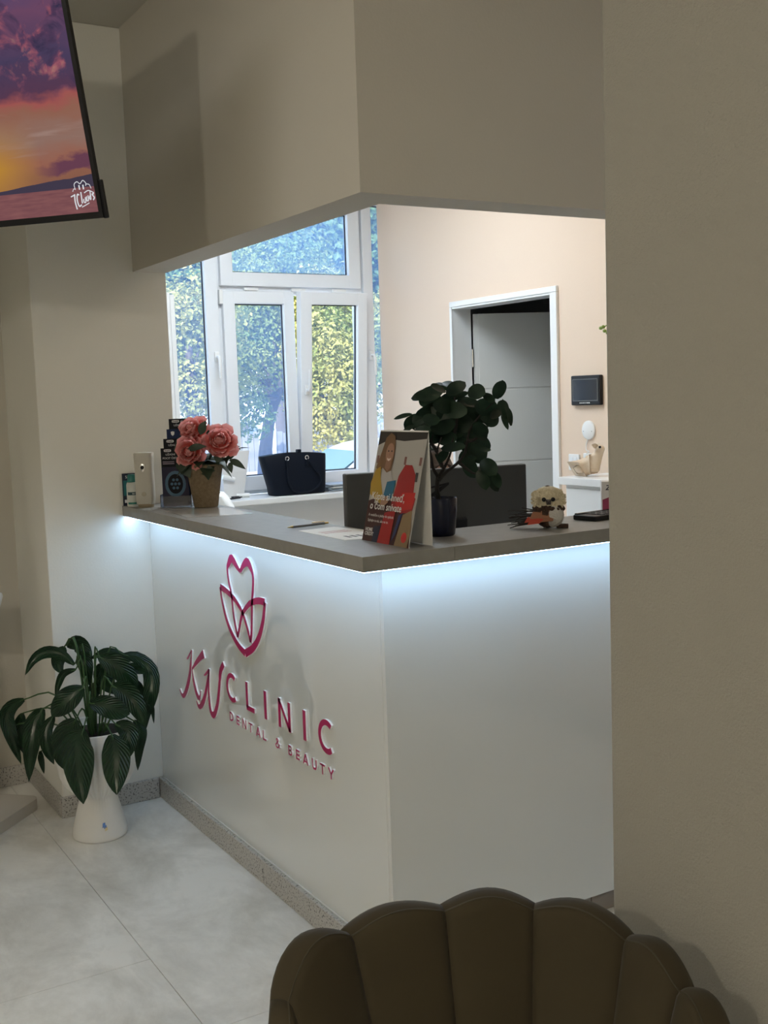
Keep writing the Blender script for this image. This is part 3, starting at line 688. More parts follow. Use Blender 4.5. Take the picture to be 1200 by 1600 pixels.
# seam tops (plan x, y, height) and the crest height of the padded channel to the right of each
SEAM = [(.690, 1.44, .42), (.697, 1.545, .655), (.834, 1.576, .715), (1.0, 1.536, .73), (1.144, 1.467, .72), (1.241, 1.338, .69), (1.262, 1.233, .64), (1.25, 1.12, .52)]
CREST = [.47, .730, .745, .750, .733, .690, .632]
PLAN = spline([Vector((a, b, 0)) for a, b, c in SEAM], 70)
def chan(i):
    NU, NV = 12, 16; vs = []; fs = []
    zl, zr = SEAM[i][2], SEAM[i+1][2]
    def P(k, v, side):
        t_ = k/NU; p = PLAN[min(70, i*10+int(t_*10))].lerp(PLAN[min(70, i*10+int(t_*10)+1)], t_*10-int(t_*10))
        zt = zl+(zr-zl)*t_+(CREST[i]-(zl+zr)/2)*math.sin(PI*t_)**1.0
        c = Vector((CXc, CYc-.02, 0)); sh = .70+.30*v**.8
        p = c+(p-c)*sh; nin = (c-p).normalized()
        edge = math.sqrt(max(0, 1-((v-.955)/.045)**2)) if v > .955 else 1.
        pad = max(0., math.sin(PI*t_))**.6
        off = (.014+.011*pad)*edge+.001 if side > 0 else -(.024+.006*pad)*edge-.001
        q = p+nin*off; q.z = .38+(zt-.38)*v; return q
    for side in (1, -1):
        for a in range(NV+1):
            for k in range(NU+1): vs.append(P(k, 1-(1-a/NV)**2.0, side))
    W_ = NU+1; H_ = (NV+1)*W_
    for side in (0, 1):
        for a in range(NV):
            for k in range(NU): fs.append((side*H_+a*W_+k, side*H_+a*W_+k+1, side*H_+(a+1)*W_+k+1, side*H_+(a+1)*W_+k))
    for k in range(NU): fs.append((k, k+1, H_+k+1, H_+k)); q = NV*W_; fs.append((q+k, q+k+1, H_+q+k+1, H_+q+k))
    for a in range(NV):
        for k in (0, NU): fs.append((a*W_+k, (a+1)*W_+k, H_+(a+1)*W_+k, H_+a*W_+k))
    o = B().add(vs, fs).build('back_channel', VELVET, ch, smooth='all')
    B().tube([P(k, .988, 1) for k in range(NU+1)], .0016, 6).build('piping', PIPING, o, smooth=True)
for i in range(7): chan(i)
seat = B(); prof = []
seat.lathe([(.02, .30), (.20, .30), (.225, .32), (.235, .36), (.235, .41), (.215, .445), (.15, .455), (.01, .457)], (CXc-bdir.x*.02, CYc-bdir.y*.02, 0), 40)
seat.build('seat', VELVET, ch, smooth=True)
GOLD = mat('brass_leg', (.55, .40, .16), .3, 1)
for sx in (-1, 1):
    for sy in (-1, 1):
        p = Vector((CXc, CYc, 0))+sdir*.2*sx+bdir*.19*sy-bdir*.05
        q = p+sdir*.04*sx+bdir*.03*sy
        B().tube([(q.x, q.y, 0), (p.x, p.y, .31)], [.009, .016], 12).build('leg', GOLD, ch, smooth=True)

# ================================================================== PEACE LILY IN WHITE POT
LEAF = leafmat('lily_leaf', (.007, .027, .011), (.013, .046, .016), .30, .18, 14); veins(LEAF, 11, .35, .6)
STEM = mat('lily_stem', (.035, .09, .025), .5)
SOIL = mat('dark_soil', (.012, .010, .008), .9, bump=.5, bscale=120)
px_, py_ = 1.12, 4.06
fl = thing('potted_peace_lily', 'drooping dark green peace lily in a tall white goblet-shaped pot on the floor', 'potted plant', (px_, py_, 0))
pot = B()
def flute(a, z): return -.034*(.5+.5*math.cos(a*44)) if .15 < z < .40 else 0.
pot.lathe([(.02, .0), (.098, .0), (.1005, .008), (.099, .03), (.085, .085), (.068, .15), (.074, .162), (.095, .178), (.120, .205), (.137, .24), (.144, .29), (.147, .36), (.150, .412), (.146, .416), (.140, .410), (.136, .385), (.01, .383)], (px_, py_, 0), 264, flute=flute)
po = pot.build('pot', mat('white_pot', (.80, .79, .76), .35), fl, smooth='all')
B().lathe([(.01, .383), (.134, .386), (.05, .392), (.01, .394)], (px_, py_, 0), 32).build('soil', SOIL, fl)
stk = Vector((px_, py_, .055)); a_ = math.radians(-95)
STB = mat('blue_sticker', (.10, .22, .55), .5); STY = mat('yellow_sticker', (.75, .62, .32), .5)
def stick(name, da, z, w_, h_, m):
    b = B(); a = math.radians(-104)+da; rr = .0985-(z-.03)*.24
    pts = []
    for (k, zz) in ((-w_, z-h_), (w_, z-h_*.6), (w_, z+h_), (-w_*.6, z+h_*.8)):
        r3 = .0995-(zz-.03)*.245+.0012; pts.append((px_+r3*math.cos(a+k), py_+r3*math.sin(a+k), zz))
    c = Vector((px_, py_, 0)); b.add(pts+[tuple(Vector(p)+(c-Vector((p[0], p[1], 0))).normalized()*.001) for p in pts], [(0, 1, 2, 3), (7, 6, 5, 4), (0, 4, 5, 1), (1, 5, 6, 2), (2, 6, 7, 3), (3, 7, 4, 0)]); b.build(name, m, po)
stick('sticker', .12, .064, .06, .009, STB); stick('sticker', .20, .050, .05, .007, STY); stick('sticker', .17, .057, .05, .006, STB)
lshape = lambda q: (math.sin(PI*min(1, q))**.75)*(1-.35*q)*1.15 if q < 1 else 0.
for pts, hw in LILY:
    o = B().leaf(pts, hw*1.16, rows=14, shape=lambda q: max(.02, math.sin(PI*min(1, .04+.96*q**.92))**.72*(1.08-.12*q)), fold=.16, wave=.05).build('leaf', LEAF, fl, smooth='all')
    p0 = Vector(pts[0]); d0 = (Vector(pts[1])-p0).normalized()
    root = Vector((px_+(p0.x-px_)*.22, py_+(p0.y-py_)*.22, .39))
    mid = Vector((px_+(p0.x-px_)*.55, py_+(p0.y-py_)*.55, max(p0.z+.02, .39+(p0.z-.39)*.75)))
    B().tube(spline([root, mid, p0, p0+d0*.02], 10), [.0032]*6+[.0026]*5, 6).build('stalk', STEM, fl, smooth=True)

# ================================================================== THINGS ON THE COUNTER
TZ = 1.204
# pink peonies in burlap pot
BURL = mat('burlap', (.17, .125, .072), .9, col2=(.22, .165, .10), nscale=90, bump=.5, bscale=260)
PET = leafmat('peony_petal', (.80, .22, .22), (.93, .47, .43), .6, .3, 22)
def petal_tips(m, a, b):
    t = m.node_tree; at = t.nodes.new('ShaderNodeAttribute'); at.attribute_name = 'leaf_uv'; sp = t.nodes.new('ShaderNodeSeparateXYZ'); r = t.nodes.new('ShaderNodeValToRGB')
    r.color_ramp.elements[0].color = (*a, 1); r.color_ramp.elements[1].color = (*b, 1); r.color_ramp.elements[0].position = .35; r.color_ramp.elements[1].position = .95
    t.links.new(at.outputs['Vector'], sp.inputs[0]); t.links.new(sp.outputs['Y'], r.inputs[0])
    for n_ in t.nodes:
        if n_.type == 'BSDF_PRINCIPLED': t.links.new(r.outputs[0], n_.inputs['Base Color'])
        if n_.type == 'BSDF_TRANSLUCENT': t.links.new(r.outputs[0], n_.inputs[0])
petal_tips(PET, (.80, .15, .13), (.95, .50, .48))
PLEAF = leafmat('peony_leaf', (.018, .038, .022), (.03, .055, .03), .5, .15, 20)
fx, fy = 1.578, 3.985
pa = thing('flower_arrangement', 'three coral pink peonies with dark leaves in a burlap wrapped pot', 'flower pot', (fx, fy, TZ+.0015))
b = B(); b.lathe([(.01, 0), (.043, 0), (.046, .004), (.052, .048), (.0545, .05), (.0535, .054), (.066, .135), (.072, .160), (.069, .163), (.066, .15), (.01, .148)], (fx, fy, TZ+.0015), 40)
po = b.build('pot', BURL, pa, smooth=True)
def peony(c, r, nrm):
    c = Vector(c); nrm = Vector(nrm).normalized(); hd = B()
    ux = nrm.cross(Vector((0, 0, 1))).normalized(); uy = ux.cross(nrm)
    root = bpy.data.objects.new('bloom', None)
    rng = random.Random(int(r*1e5)+int(c.x*1e4))
    first = None
    core = B().sphere(c, r*.42, seg=14, rings=8).build('bloom', PET, pa, smooth='all')
    for ring, (cnt, tilt, ln, wd) in enumerate(((9, 98, 1.12, .44), (9, 74, 1.04, .42), (9, 54, .92, .36), (8, 34, .84, .30), (7, 20, .80, .24), (5, 8, .78, .20))):
        for k in range(cnt):
            a = 2*PI*(k+.37*ring)/cnt+rng.uniform(-.15, .15); tl = math.radians(tilt+rng.uniform(-14, 14)); L = ln*r*rng.uniform(.74, 1.18)
            rd = ux*math.cos(a)+uy*math.sin(a)
            d1 = (rd*math.sin(tl)+nrm*math.cos(tl)); inw = (nrm*math.sin(tl)-rd*math.cos(tl))
            base_ = c-nrm*r*.15+rd*r*.08*(5-ring)/5
            pts = [base_, base_+d1*L*.45-inw*L*.10, base_+d1*L*.8-inw*L*.02, base_+d1*L+inw*L*.14]
            B().leaf(pts, wd*r, nrm=inw, rows=6, shape=lambda q: .25+.85*math.sin(PI*.5*min(1, q*1.25))-(.55 if q > .95 else (.15 if q > .8 else 0)), fold=.36, wave=.24).build('petal', PET, core, smooth='all')
for (c, r), nn in zip(PEONIES, ((-.3, -.85, .42), (-.75, -.4, .5), (-.65, -.75, .1))): peony(c, r, nn)
for a, b_, hw in PEONY_LEAVES:
    a = Vector(a); b_ = Vector(b_); mid = a.lerp(b_, .5)+Vector((-.2, -.3, .6)).normalized()*(b_-a).length*.08
    B().leaf([a, mid, b_], hw, rows=8, fold=.15).build('leaf', PLEAF, pa, smooth='all')
for (c, r) in PEONIES:
    B().tube([(fx, fy, TZ+.14), ((fx+c[0])/2, (fy+c[1])/2, (TZ+.14+c[2])/2+.01), c], .004, 6).build('stalk', PLEAF, pa)
rr_ = random.Random(5)
for k in range(22):
    a = 2*PI*k/22*2.6; p = Vector((fx+.03*math.cos(a), fy+.03*math.sin(a), TZ+.155)); q = p+Vector((math.cos(a)*.078, math.sin(a)*.078, rr_.uniform(-.05, .05)))
    B().leaf([p, p.lerp(q, .5)+Vector((0, 0, .02)), q], .030, nrm=(0, 0, 1), rows=6).build('leaf', PLEAF, pa, smooth='all')

# air freshener
d = thing('air_freshener', 'white upright automatic air freshener dispenser on the counter beside the wall', 'dispenser', (1.412, 4.19, TZ))
def disp(n_):  # rounded-box column, narrower at the foot
    b = B(); M0 = Matrix.Translation((1.412, 4.19, TZ)) @ Matrix.Rotation(math.radians(-32), 4, 'Z'); rows = []
    for z, w_, dp in ((.012, .031, .025), (.03, .035, .028), (.08, .035, .029), (.14, .034, .029), (.19, .036, .030), (.208, .036, .030), (.211, .034, .028)):
        rows.append([(math.copysign(abs(math.cos(a))**.45, math.cos(a))*w_, math.copysign(abs(math.sin(a))**.45, math.sin(a))*dp, z) for a in [2*PI*k/32 for k in range(32)]])
    vs = [M0 @ Vector(p) for r in rows for p in r]; fs = [(i*32+k, i*32+(k+1) % 32, (i+1)*32+(k+1) % 32, (i+1)*32+k) for i in range(6) for k in range(32)]
    fs += [tuple(range(32)), tuple(range(6*32, 7*32))]
    b.add(vs, fs); return b, M0
b, M0 = disp(0); b.build('housing', mat('cream_plastic', (.52, .50, .44), .45), d, smooth=True)
B().lathe([(.02, 0), (.029, 0), (.032, .013), (.02, .014)], (1.412, 4.19, TZ), 28).build('foot', mat('tan_plastic', (.33, .27, .17), .5), d, smooth=True)
Mf = M0 @ Matrix.Rotation(PI/2, 4, 'X')
B().lathe([(.012, .028), (.0125, .032), (.009, .033)], (0, .155, 0), 20, M=Mf @ Matrix.Diagonal((.75, 1.25, 1, 1)) @ Matrix.Translation((0, -.031, 0))).build('nozzle_rim', CHROME, d, smooth=True)
B().sphere(M0 @ Vector((0, -.030, .155)), .008, seg=12, rings=8).build('nozzle', BLACK, d, smooth=True)
B().lathe([(.009, .027), (.009, .0305), (.007, .031)], (0, .052, 0), 20, M=Mf).build('button', mat('grey_button', (.42, .38, .30), .5), d, smooth=True)

# leaflet '50 %' and disinfectant bottle
NAVY = mat('navy_card', (.012, .02, .045), .4); TEAL = mat('teal_card', (.02, .16, .17), .5)
WTXT = mat('white_print', (.82, .84, .86), .6)
rv = Vector((.52, -.85, 0)).normalized(); nv = Vector((-.85, -.52, 0)).normalized()
def card(name, org, wd, ht, m, label=None, cat=None, rv=rv, lean=.0, th=.0015, parent=None, group=None):
    org = Vector(org); upv = (Vector((0, 0, 1))-Vector((-rv.y, rv.x, 0))*-lean*0+Vector((rv.y, -rv.x, 0))*-lean).normalized()
    nn = rv.cross(upv)
    Mx = Matrix((rv, upv, nn)).transposed().to_4x4(); Mx.translation = org
    o = B().box((0, 0, -th), (wd, ht, 0), M=Mx).build(name, m, parent)
    if label: tag(o, label, cat, group)
    return o, Mx, upv
def on(Mx, x, y, z=.0004): return Mx @ Vector((x, y, z))
def patch(name, Mx, x0, y0, x1, y1, m, parent, th=.0008, z0=0.): return B().box((x0, y0, z0), (x1, y1, z0+th), M=Mx).build(name, m, parent)
lf, Ml_, up_ = card('leaflet', (1.358, 4.304, TZ), .085, .128, NAVY, 'dark blue leaflet with 50 percent print standing at the wall end of the counter', 'leaflet', rv=Vector((.995, -.10, 0)).normalized())
lr = Vector((.995, -.10, 0)).normalized()
patch('printed_panel', Ml_, .004, .04, .08, .10, TEAL, lf)
text('lettering', '50%', .016, on(Ml_, .012, .108), lr, (0, 0, 1), WTXT, lf)
patch('printed_panel', Ml_, .006, .012, .028, .024, WTXT, lf, .0009)
bt = thing('spray_bottle', 'white disinfectant bottle with teal cap half hidden behind the air freshener', 'bottle', (1.380, 4.252, TZ))
B().lathe([(.005, 0), (.020, 0), (.022, .004), (.022, .085), (.019, .095), (.005, .096)], (1.380, 4.252, TZ), 24).build('bottle_body', mat('pale_bottle', (.62, .64, .60), .4), bt, smooth=True)
B().lathe([(.016, .096), (.0165, .122), (.014, .126), (.003, .127)], (1.380, 4.252, TZ), 24).build('cap', mat('teal_cap', (.02, .17, .15), .4), bt, smooth=True)
def wrap(z0, z1, m, nm, r=.0224, a0=-160, a1=-70):
    b = B(); n_ = 12; vs = []
    for rr in (r, r-.0004):
        for z in (z0, z1):
            for k in range(n_+1):
                a = math.radians(a0+(a1-a0)*k/n_); vs.append((1.380+rr*math.cos(a), 4.252+rr*math.sin(a), TZ+z))
    fs = [(k, k+1, n_+1+k+1, n_+1+k) for k in range(n_)]; b.add(vs, fs); return b.build(nm, m, bt)
wrap(.046, .058, mat('label_dark_teal', (.015, .06, .07), .5), 'label_band'); wrap(.010, .018, mat('label_teal', (.03, .20, .17), .5), 'label_band')
text('lettering', 'SANYTOL', .0095, (1.3655, 4.2395, TZ+.0485), (.66, -.75, 0), (0, 0, 1), WTXT, bt)

# leaflet holder with fanned brochures
CLEAR = bpy.data.materials.new('clear_acrylic'); CLEAR.use_nodes = True; t = CLEAR.node_tree; t.nodes.clear()
o_ = t.nodes.new('ShaderNodeOutputMaterial'); mx = t.nodes.new('ShaderNodeMixShader'); tr = t.nodes.new('ShaderNodeBsdfTransparent'); gl = t.nodes.new('ShaderNodeBsdfGlossy')
gl.inputs['Roughness'].default_value = .08; tr.inputs[0].default_value = (.80, .82, .88, 1); fr_ = t.nodes.new('ShaderNodeFresnel'); fr_.inputs[0].default_value = 1.6
t.links.new(fr_.outputs[0], mx.inputs[0]); t.links.new(tr.outputs[0], mx.inputs[1]); t.links.new(gl.outputs[0], mx.inputs[2]); t.links.new(mx.outputs[0], o_.inputs[0])
hr = Vector((.86, -.51, 0)).normalized(); hb = Vector((.51, .86, 0)).normalized(); hO = Vector((1.436, 4.095, TZ))
hd = thing('leaflet_holder', 'clear acrylic leaflet holder beside the flower pot', 'leaflet holder', tuple(hO+hr*.055))
Mh = Matrix((hr, hb, Vector((0, 0, 1)))).transposed().to_4x4(); Mh.translation = hO
for nm, lo, hi in (('front_lip', (.0, 0, .003), (.120, .0025, .045)), ('back_plate', (0, .062, .003), (.120, .0645, .125)), ('side_plate', (0, 0, 0), (.0025, .0645, .05)), ('side_plate', (.1175, 0, 0), (.120, .0645, .05)), ('base_plate', (0, 0, .001), (.120, .0645, .004))):
    B().box(lo, hi, M=Mh, bev=.0006).build(nm, CLEAR, hd)
BLUE = mat('navy_blue_card', (.016, .03, .09), .5, spec=.12); BLK = mat('black_card', (.008, .009, .014), .5, spec=.12)
FR = mat('cyan_print', (.012, .075, .15), .4)
# (x offset, depth, height, card material, printed lines)
specs = [(.010, .010, .150, mat('purple_grey_card', (.03, .029, .055), .5, spec=.12), 'front', 'small grey violet brochure with round blue picture in the clear holder'),
         (.008, .018, .222, BLK, 'UŽASNI|POCIT ČISTOTY', 'black brochure with white lines of text, front one of the fanned stack'),
         (.018, .030, .257, BLK, 'UŽASNI', 'black brochure second from the front of the fanned stack'),
         (.030, .042, .293, BLUE, 'shield', 'navy brochure with a white shield mark in the fanned stack'),
         (.038, .054, .332, BLK, 'UŽASNÝ', 'tallest black brochure at the back of the fanned stack')]
for xo, dp, ht, m, kind, lab in specs:
    o = Mh @ Vector((xo, dp, .005))
    c, Mc, uv_ = card('brochure', o, .078 if kind != 'front' else .100, ht, m, lab, 'brochure', rv=hr, group='brochures in the clear holder')
    if kind == 'front':
        b = B()
        for k, (rx, rz_, mm) in enumerate(((.040, .050, FR), (.029, .038, BLK))):
            bb = B(); bb.prism([(.050+rx*math.cos(2*PI*j/20), .085+rz_*math.sin(2*PI*j/20)) for j in range(20)], .0002+.0004*k, .0005+.0004*k, lambda x, y, a: Mc @ Vector((x, y, a))); bb.build('round_picture', mm, c)
        for j in range(7):
            a = 2*PI*j/6; q = (.050+(.014*math.cos(a) if j < 6 else 0), .085+(.018*math.sin(a) if j < 6 else 0))
            bb = B(); bb.prism([(q[0]+.0055*math.cos(2*PI*i/10), q[1]+.0055*math.sin(2*PI*i/10)) for i in range(10)], .0010, .0013, lambda x, y, a: Mc @ Vector((x, y, a))); bb.build('dot', FR, c)
    elif kind == 'shield':
        bb = B(); bb.prism([(.016, ht-.010), (.023, ht-.008), (.030, ht-.010), (.029, ht-.020), (.023, ht-.026), (.017, ht-.020)], .0002, .0006, lambda x, y, a: Mc @ Vector((x, y, a))); bb.build('shield_mark', WTXT, c)
    else:
        bb = B(); bb.prism([(.026+.014*math.copysign(abs(math.cos(a))**.5, math.cos(a)), ht-.0095+.005*math.copysign(abs(math.sin(a))**.5, math.sin(a))) for a in [2*PI*j/20 for j in range(20)]], .0002, .0005, lambda x, y, a: Mc @ Vector((x, y, a))); bb.build('pill_mark', WTXT, c)
        text('lettering', 'Oral-B', .0075, on(Mc, .0145, ht-.0120, .0008), hr, uv_, BLK, c, bold=.0002)
        if kind == 'UŽASNÝ': text('lettering', 'iO', .0095, on(Mc, .045, ht-.0130), hr, uv_, WTXT, c)
        for k, ln in enumerate(kind.split('|')): text('lettering', ln, .0105, on(Mc, .018 if k == 0 else .006, ht-.028-.014*k), hr, uv_, WTXT, c)
        if '|' in kind:
            for k in (0, 1): patch('printed_line', Mc, .006, ht-.054-.007*k, .05, ht-.051-.007*k, mat('mauve_print', (.30, .26, .34), .6), c, .0005, .0002)

# papers, pen
def sheet(name, pts, z, m, label, cat='paper'):
    b = B(); b.prism(pts, z, z+.0008, lambda x, y, a: (x, y, a)); return tag(b.build(name, m), label, cat)
PLAST = mat('glossy_sleeve', (.50, .48, .45), .12)
sheet('document_sleeve', [(1.375, 3.66), (1.60, 3.60), (1.632, 3.90), (1.42, 4.02)], TZ, PLAST, 'glossy clear document sleeve lying under the burlap flower pot')
pp = sheet('paper_sheet', [(1.487, 3.02), (1.482, 2.72), (1.60, 2.70), (1.642, 2.90), (1.615, 3.03)], TZ, PAPER, 'white printed paper sheet lying under the pen')
for k in range(3): bx('printed_line', (1.51, 2.93-.02*k, TZ+.0009), (1.60, 2.936-.02*k, TZ+.0011), mat('pink_print', (.55, .30, .30), .7), pp)
for k in range(4): bx('printed_line', (1.52+.02*k, 2.76, TZ+.0009), (1.53+.02*k, 2.80, TZ+.0011), BLACK, pp)
pn = thing('ballpoint_pen', 'grey ballpoint pen with brass ends lying across the paper', 'pen', (1.556, 3.09, TZ+.001))
p0, p1 = Vector((1.482, 3.085, TZ+.0055)), Vector((1.630, 3.096, TZ+.0065))
pd = p1-p0
B().tube([p0+pd*.13, p0+pd*.90], .0042, 12).build('barrel', mat('pen_grey', (.22, .23, .25), .35, .3), pn, smooth=True)
B().tube([p0, p0+pd*.05, p0+pd*.13], [.0006, .0018, .0042], 12).build('tip', GOLD, pn, smooth=True)
B().tube([p0+pd*.90, p0+pd*.93, p0+pd], [.0044, .0032, .0030], 12).build('push_button', GOLD, pn, smooth=True)
B().tube([p0+pd*.6+Vector((0, 0, .006)), p0+pd*.9+Vector((0, 0, .006))], .0012, 8).build('clip', GOLD, pn)

# tent card ------------------------------------------------------------
tc_ = thing('tent_card', 'standing advertising card with a smiling woman and Slovak slogan on the counter corner', 'tent card', (1.575, 2.565, TZ))
cw, cho = .243, .0
BLc = Vector((1.519, 2.687, TZ+.001)); rc = Vector((0, -1, 0)); ucd = Vector((.073, 0, .302)); chh = ucd.length; uc = ucd.normalized(); nc = rc.cross(uc)
Mt = Matrix((rc, uc, nc)).transposed().to_4x4(); Mt.translation = BLc
PB = mat('print_black', (.02, .018, .018), .35)
fp = B().box((0, 0, -.0016), (cw, chh, 0), M=Mt).build('front_panel', mat('print_interior', (.40, .385, .36), .35), tc_)
ub = Vector((.002, 0, -.302)); Mb_ = Matrix((rc, -ub.normalized(), rc.cross(-ub.normalized()))).transposed().to_4x4(); Mb_.translation = BLc+ucd+ub
B().box((0, 0, -.0004), (cw, ub.length, .0012), M=Mb_).build('back_panel', PAPER, tc_)
lay = [0]
def pol(name, pts, m):
    lay[0] += 1; z = .00012*lay[0]
    bb = B(); bb.prism([(x*cw, y*chh) for x, y in pts], z, z+.0001, lambda x, y, a: Mt @ Vector((x, y, a))); return bb.build(name, m, fp)
def pm(n_, *c): return mat('print_'+n_, c, .35)
REDP = pm('red', .30, .015, .02); HAIR = pm('hair', .16, .085, .04)
pol('print_top_band', [(0, .86), (0, 1), (1, 1), (1, .93), (.55, .905), (.25, .92)], PB)
pol('print_lower_field', [(0, 0), (1, 0), (.93, .30), (.80, .40), (.62, .34), (.32, .42), (.0, .36)], pm('maroon', .05, .014, .014))
for x in (.03, .12, .62, .93): pol('print_frame', [(x, .70), (x+.045, .70), (x+.045, .77), (x, .77)], pm('frame', .18, .08, .07))
for x in (.60, .90): pol('print_frame', [(x, .56), (x+.05, .56), (x+.05, .64), (x, .64)], pm('dark', .05, .05, .05))
pol('print_jumper', [(.50, .34), (.56, .60), (.66, .70), (.80, .70), (.90, .62), (.92, .44), (.98, .42), (.95, .30), (.72, .28)], REDP)
pol('print_jumper_light', [(.58, .36), (.70, .46), (.96, .47), (.94, .33), (.72, .30)], pm('bright_red', .45, .02, .02))
pol('print_trousers', [(.70, 0), (.78, .27), (.95, .32), (.99, .15), (.97, 0)], pm('tan', .22, .15, .08))
pol('print_jeans', [(.62, .02), (.70, .26), (.78, .29), (.70, .10)], pm('denim', .02, .03, .10))
pol('print_red_field', [(.34, 0), (.40, .27), (.62, .30), (.60, .0)], pm('red_two', .32, .012, .015))
pol('print_dark_jeans', [(.22, 0), (.22, .14), (.36, .15), (.34, 0)], pm('navy', .012, .016, .04))
pol('print_ball', [(.88+.055*math.cos(a), .08+.045*math.sin(a)) for a in [2*PI*k/16 for k in range(16)]], pm('ball', .5, .03, .03))
pol('print_shirt', [(.14, .34), (.20, .62), (.36, .66), (.46, .55), (.42, .36)], pm('white_shirt', .42, .40, .39))
pol('print_hair', [(.05, .66), (.12, .80), (.17, .93), (.26, .975), (.36, .945), (.40, .84), (.40, .74), (.38, .64), (.30, .62), (.20, .66), (.10, .62)], HAIR)
pol('print_face', [(.30+.085*math.cos(a), .795+.088*math.sin(a)) for a in [2*PI*k/22 for k in range(22)]], pm('skin', .34, .19, .13))
pol('print_neck', [(.24, .66), (.25, .73), (.35, .73), (.36, .67), (.31, .63)], pm('skin_dark', .26, .14, .09))
for x in (.268, .338): pol('print_eye', [(x+.016*math.cos(a), .812+.008*math.sin(a)) for a in [2*PI*k/10 for k in range(10)]], PB)
pol('print_smile', [(.262, .752), (.30, .742), (.345, .752), (.33, .732), (.30, .722), (.27, .732)], pm('teeth', .70, .60, .55))
pol('print_nose', [(.295, .80), (.315, .775), (.292, .772)], pm('skin_mid', .28, .15, .10))
pol('print_sleeve', [(.0, .52), (.06, .64), (.16, .67), (.20, .56), (.30, .42), (.28, .34), (.14, .38), (.02, .42)], pm('yellow', .38, .24, .03))
pol('print_phone', [(.31, .38), (.35, .54), (.53, .56), (.50, .40)], pm('phone_blue', .015, .12, .22))
pol('print_hand', [(.28, .33), (.30, .40), (.42, .42), (.44, .36), (.36, .32)], pm('skin_hand', .32, .18, .12))
TXTW = mat('card_white_print', (.70, .69, .68), .6)
zt_ = .00012*(lay[0]+3)
text('lettering', 'Kúpte si hneď,', .0285, Mt @ Vector((.018, .117, zt_)), rc, uc, TXTW, fp, .0002, bold=.0003)
text('lettering', 'o čom snívate', .0285, Mt @ Vector((.018, .090, zt_)), rc, uc, TXTW, fp, .0002, bold=.0003)
text('lettering', 'A rozdeľte si platby do splátok.', .0105, Mt @ Vector((.018, .070, zt_)), rc, uc, TXTW, fp, .0002)
text('lettering', 'Spýtajte sa nás, ako na to.', .0105, Mt @ Vector((.018, .055, zt_)), rc, uc, TXTW, fp, .0002)
text('lettering', 'HOME', .0135, Mt @ Vector((.014, .028, zt_)), rc, uc, TXTW, fp, .0002, bold=.0004)
text('lettering', 'CREDIT', .0135, Mt @ Vector((.014, .0165, zt_)), rc, uc, TXTW, fp, .0002, bold=.0004)

# desk shrub -----------------------------------------------------------
SLEAF = leafmat('rubber_leaf', (.008, .021, .013), (.017, .038, .019), .45, .25, 18); SLEAF.node_tree.nodes['Principled BSDF'].inputs['Specular IOR Level'].default_value = .3
BARK = mat('dark_bark', (.016, .013, .010), .8, bump=.4, bscale=150)
sx_, sy_ = 1.735, 2.615
ds = thing('desk_shrub', 'bushy artificial green shrub with round leaves in a navy pot on the counter', 'potted plant', (sx_, sy_, TZ))
B().lathe([(.01, 0), (.036, 0), (.040, .004), (.043, .03), (.0475, .07), (.0485, .105), (.0470, .107), (.045, .104), (.043, .092), (.01, .092)], (sx_, sy_, TZ), 40).build('pot', mat('navy_glaze', (.006, .009, .03), .25), ds, smooth=True)
B().lathe([(.01, .090), (.043, .093), (.02, .096), (.01, .097)], (sx_, sy_, TZ), 24).build('soil', SOIL, ds)
for k, st_ in enumerate(SHRUB_STEMS):
    P = [Vector(p) for p in st_]
    if k == 0: P[0] = Vector((sx_, sy_, TZ+.085))
    Q = spline(P, 12); r0, r1 = (.0075, .006) if k == 0 else (.0055, .0018)
    B().tube(Q, [r0+(r1-r0)*i/12 for i in range(13)], 7).build('branch', BARK, ds, smooth=True)
rs = random.Random(3)
inner = []
for a, b_, hw in SHRUB[:45:2]:      # a second layer of leaves deeper in the crown
    jit = Vector((rs.uniform(-.02, .03), rs.uniform(.0, .05), rs.uniform(-.02, .015))); inner.append((Vector(a)+jit, Vector(b_)+jit+Vector((rs.uniform(-.015, .015), 0, rs.uniform(-.02, .02))), hw*.9))
for a, b_, hw in SHRUB+inner:
    a = Vector(a); b_ = Vector(b_); b_ = a+(b_-a)*1.15; hw *= 1.3; L = (b_-a).length; nn = Vector((rs.uniform(-.8, -.1), rs.uniform(-1, -.5), rs.uniform(-.3, .6)))
    mid = a.lerp(b_, .5)+nn.normalized()*L*rs.uniform(.02, .10)
    B().leaf([a, mid, b_], hw, nrm=nn, rows=8, shape=lambda q: max(.03, math.sin(PI*min(1, .03+.97*q))**.55), fold=.12).build('leaf', SLEAF, ds, smooth='all')

# computer monitor -----------------------------------------------------
mo = thing('computer_monitor', 'dark grey computer monitor seen from behind, standing inside the reception desk', 'monitor', (1.955, 3.02, .75))
ma, mb = Vector((1.655, 3.02, 0)), Vector((2.262, 2.895, 0)); mr = (mb-ma).normalized(); mn = Vector((mr.y, -mr.x, 0))
Mm = Matrix((mr, Vector((0, 0, 1)), mn)).transposed().to_4x4(); Mm.translation = (ma.x, ma.y, 1.003)
mw = (mb-ma).length; MG = mat('monitor_grey', (.055, .056, .055), .5)
back = B().box((0, 0, -.03), (mw, .362, 0), M=Mm, bev=.004).build('back_cover', MG, mo)
B().box((.004, .004, -.036), (mw-.004, .358, -.029), M=Mm).build('display', SCREENB, mo)
def mprism(name, pts, z0, z1, m, par): bb = B(); bb.prism(pts, z0, z1, lambda x, y, a: Mm @ Vector((x, y, a))); return bb.build(name, m, par)
mprism('maker_mark', [(.268, .305), (.345, .318), (.345, .311), (.285, .268), (.345, .268), (.345, .262), (.258, .262), (.258, .268), (.322, .309), (.268, .298)], .0, .0012, BLACK, back)
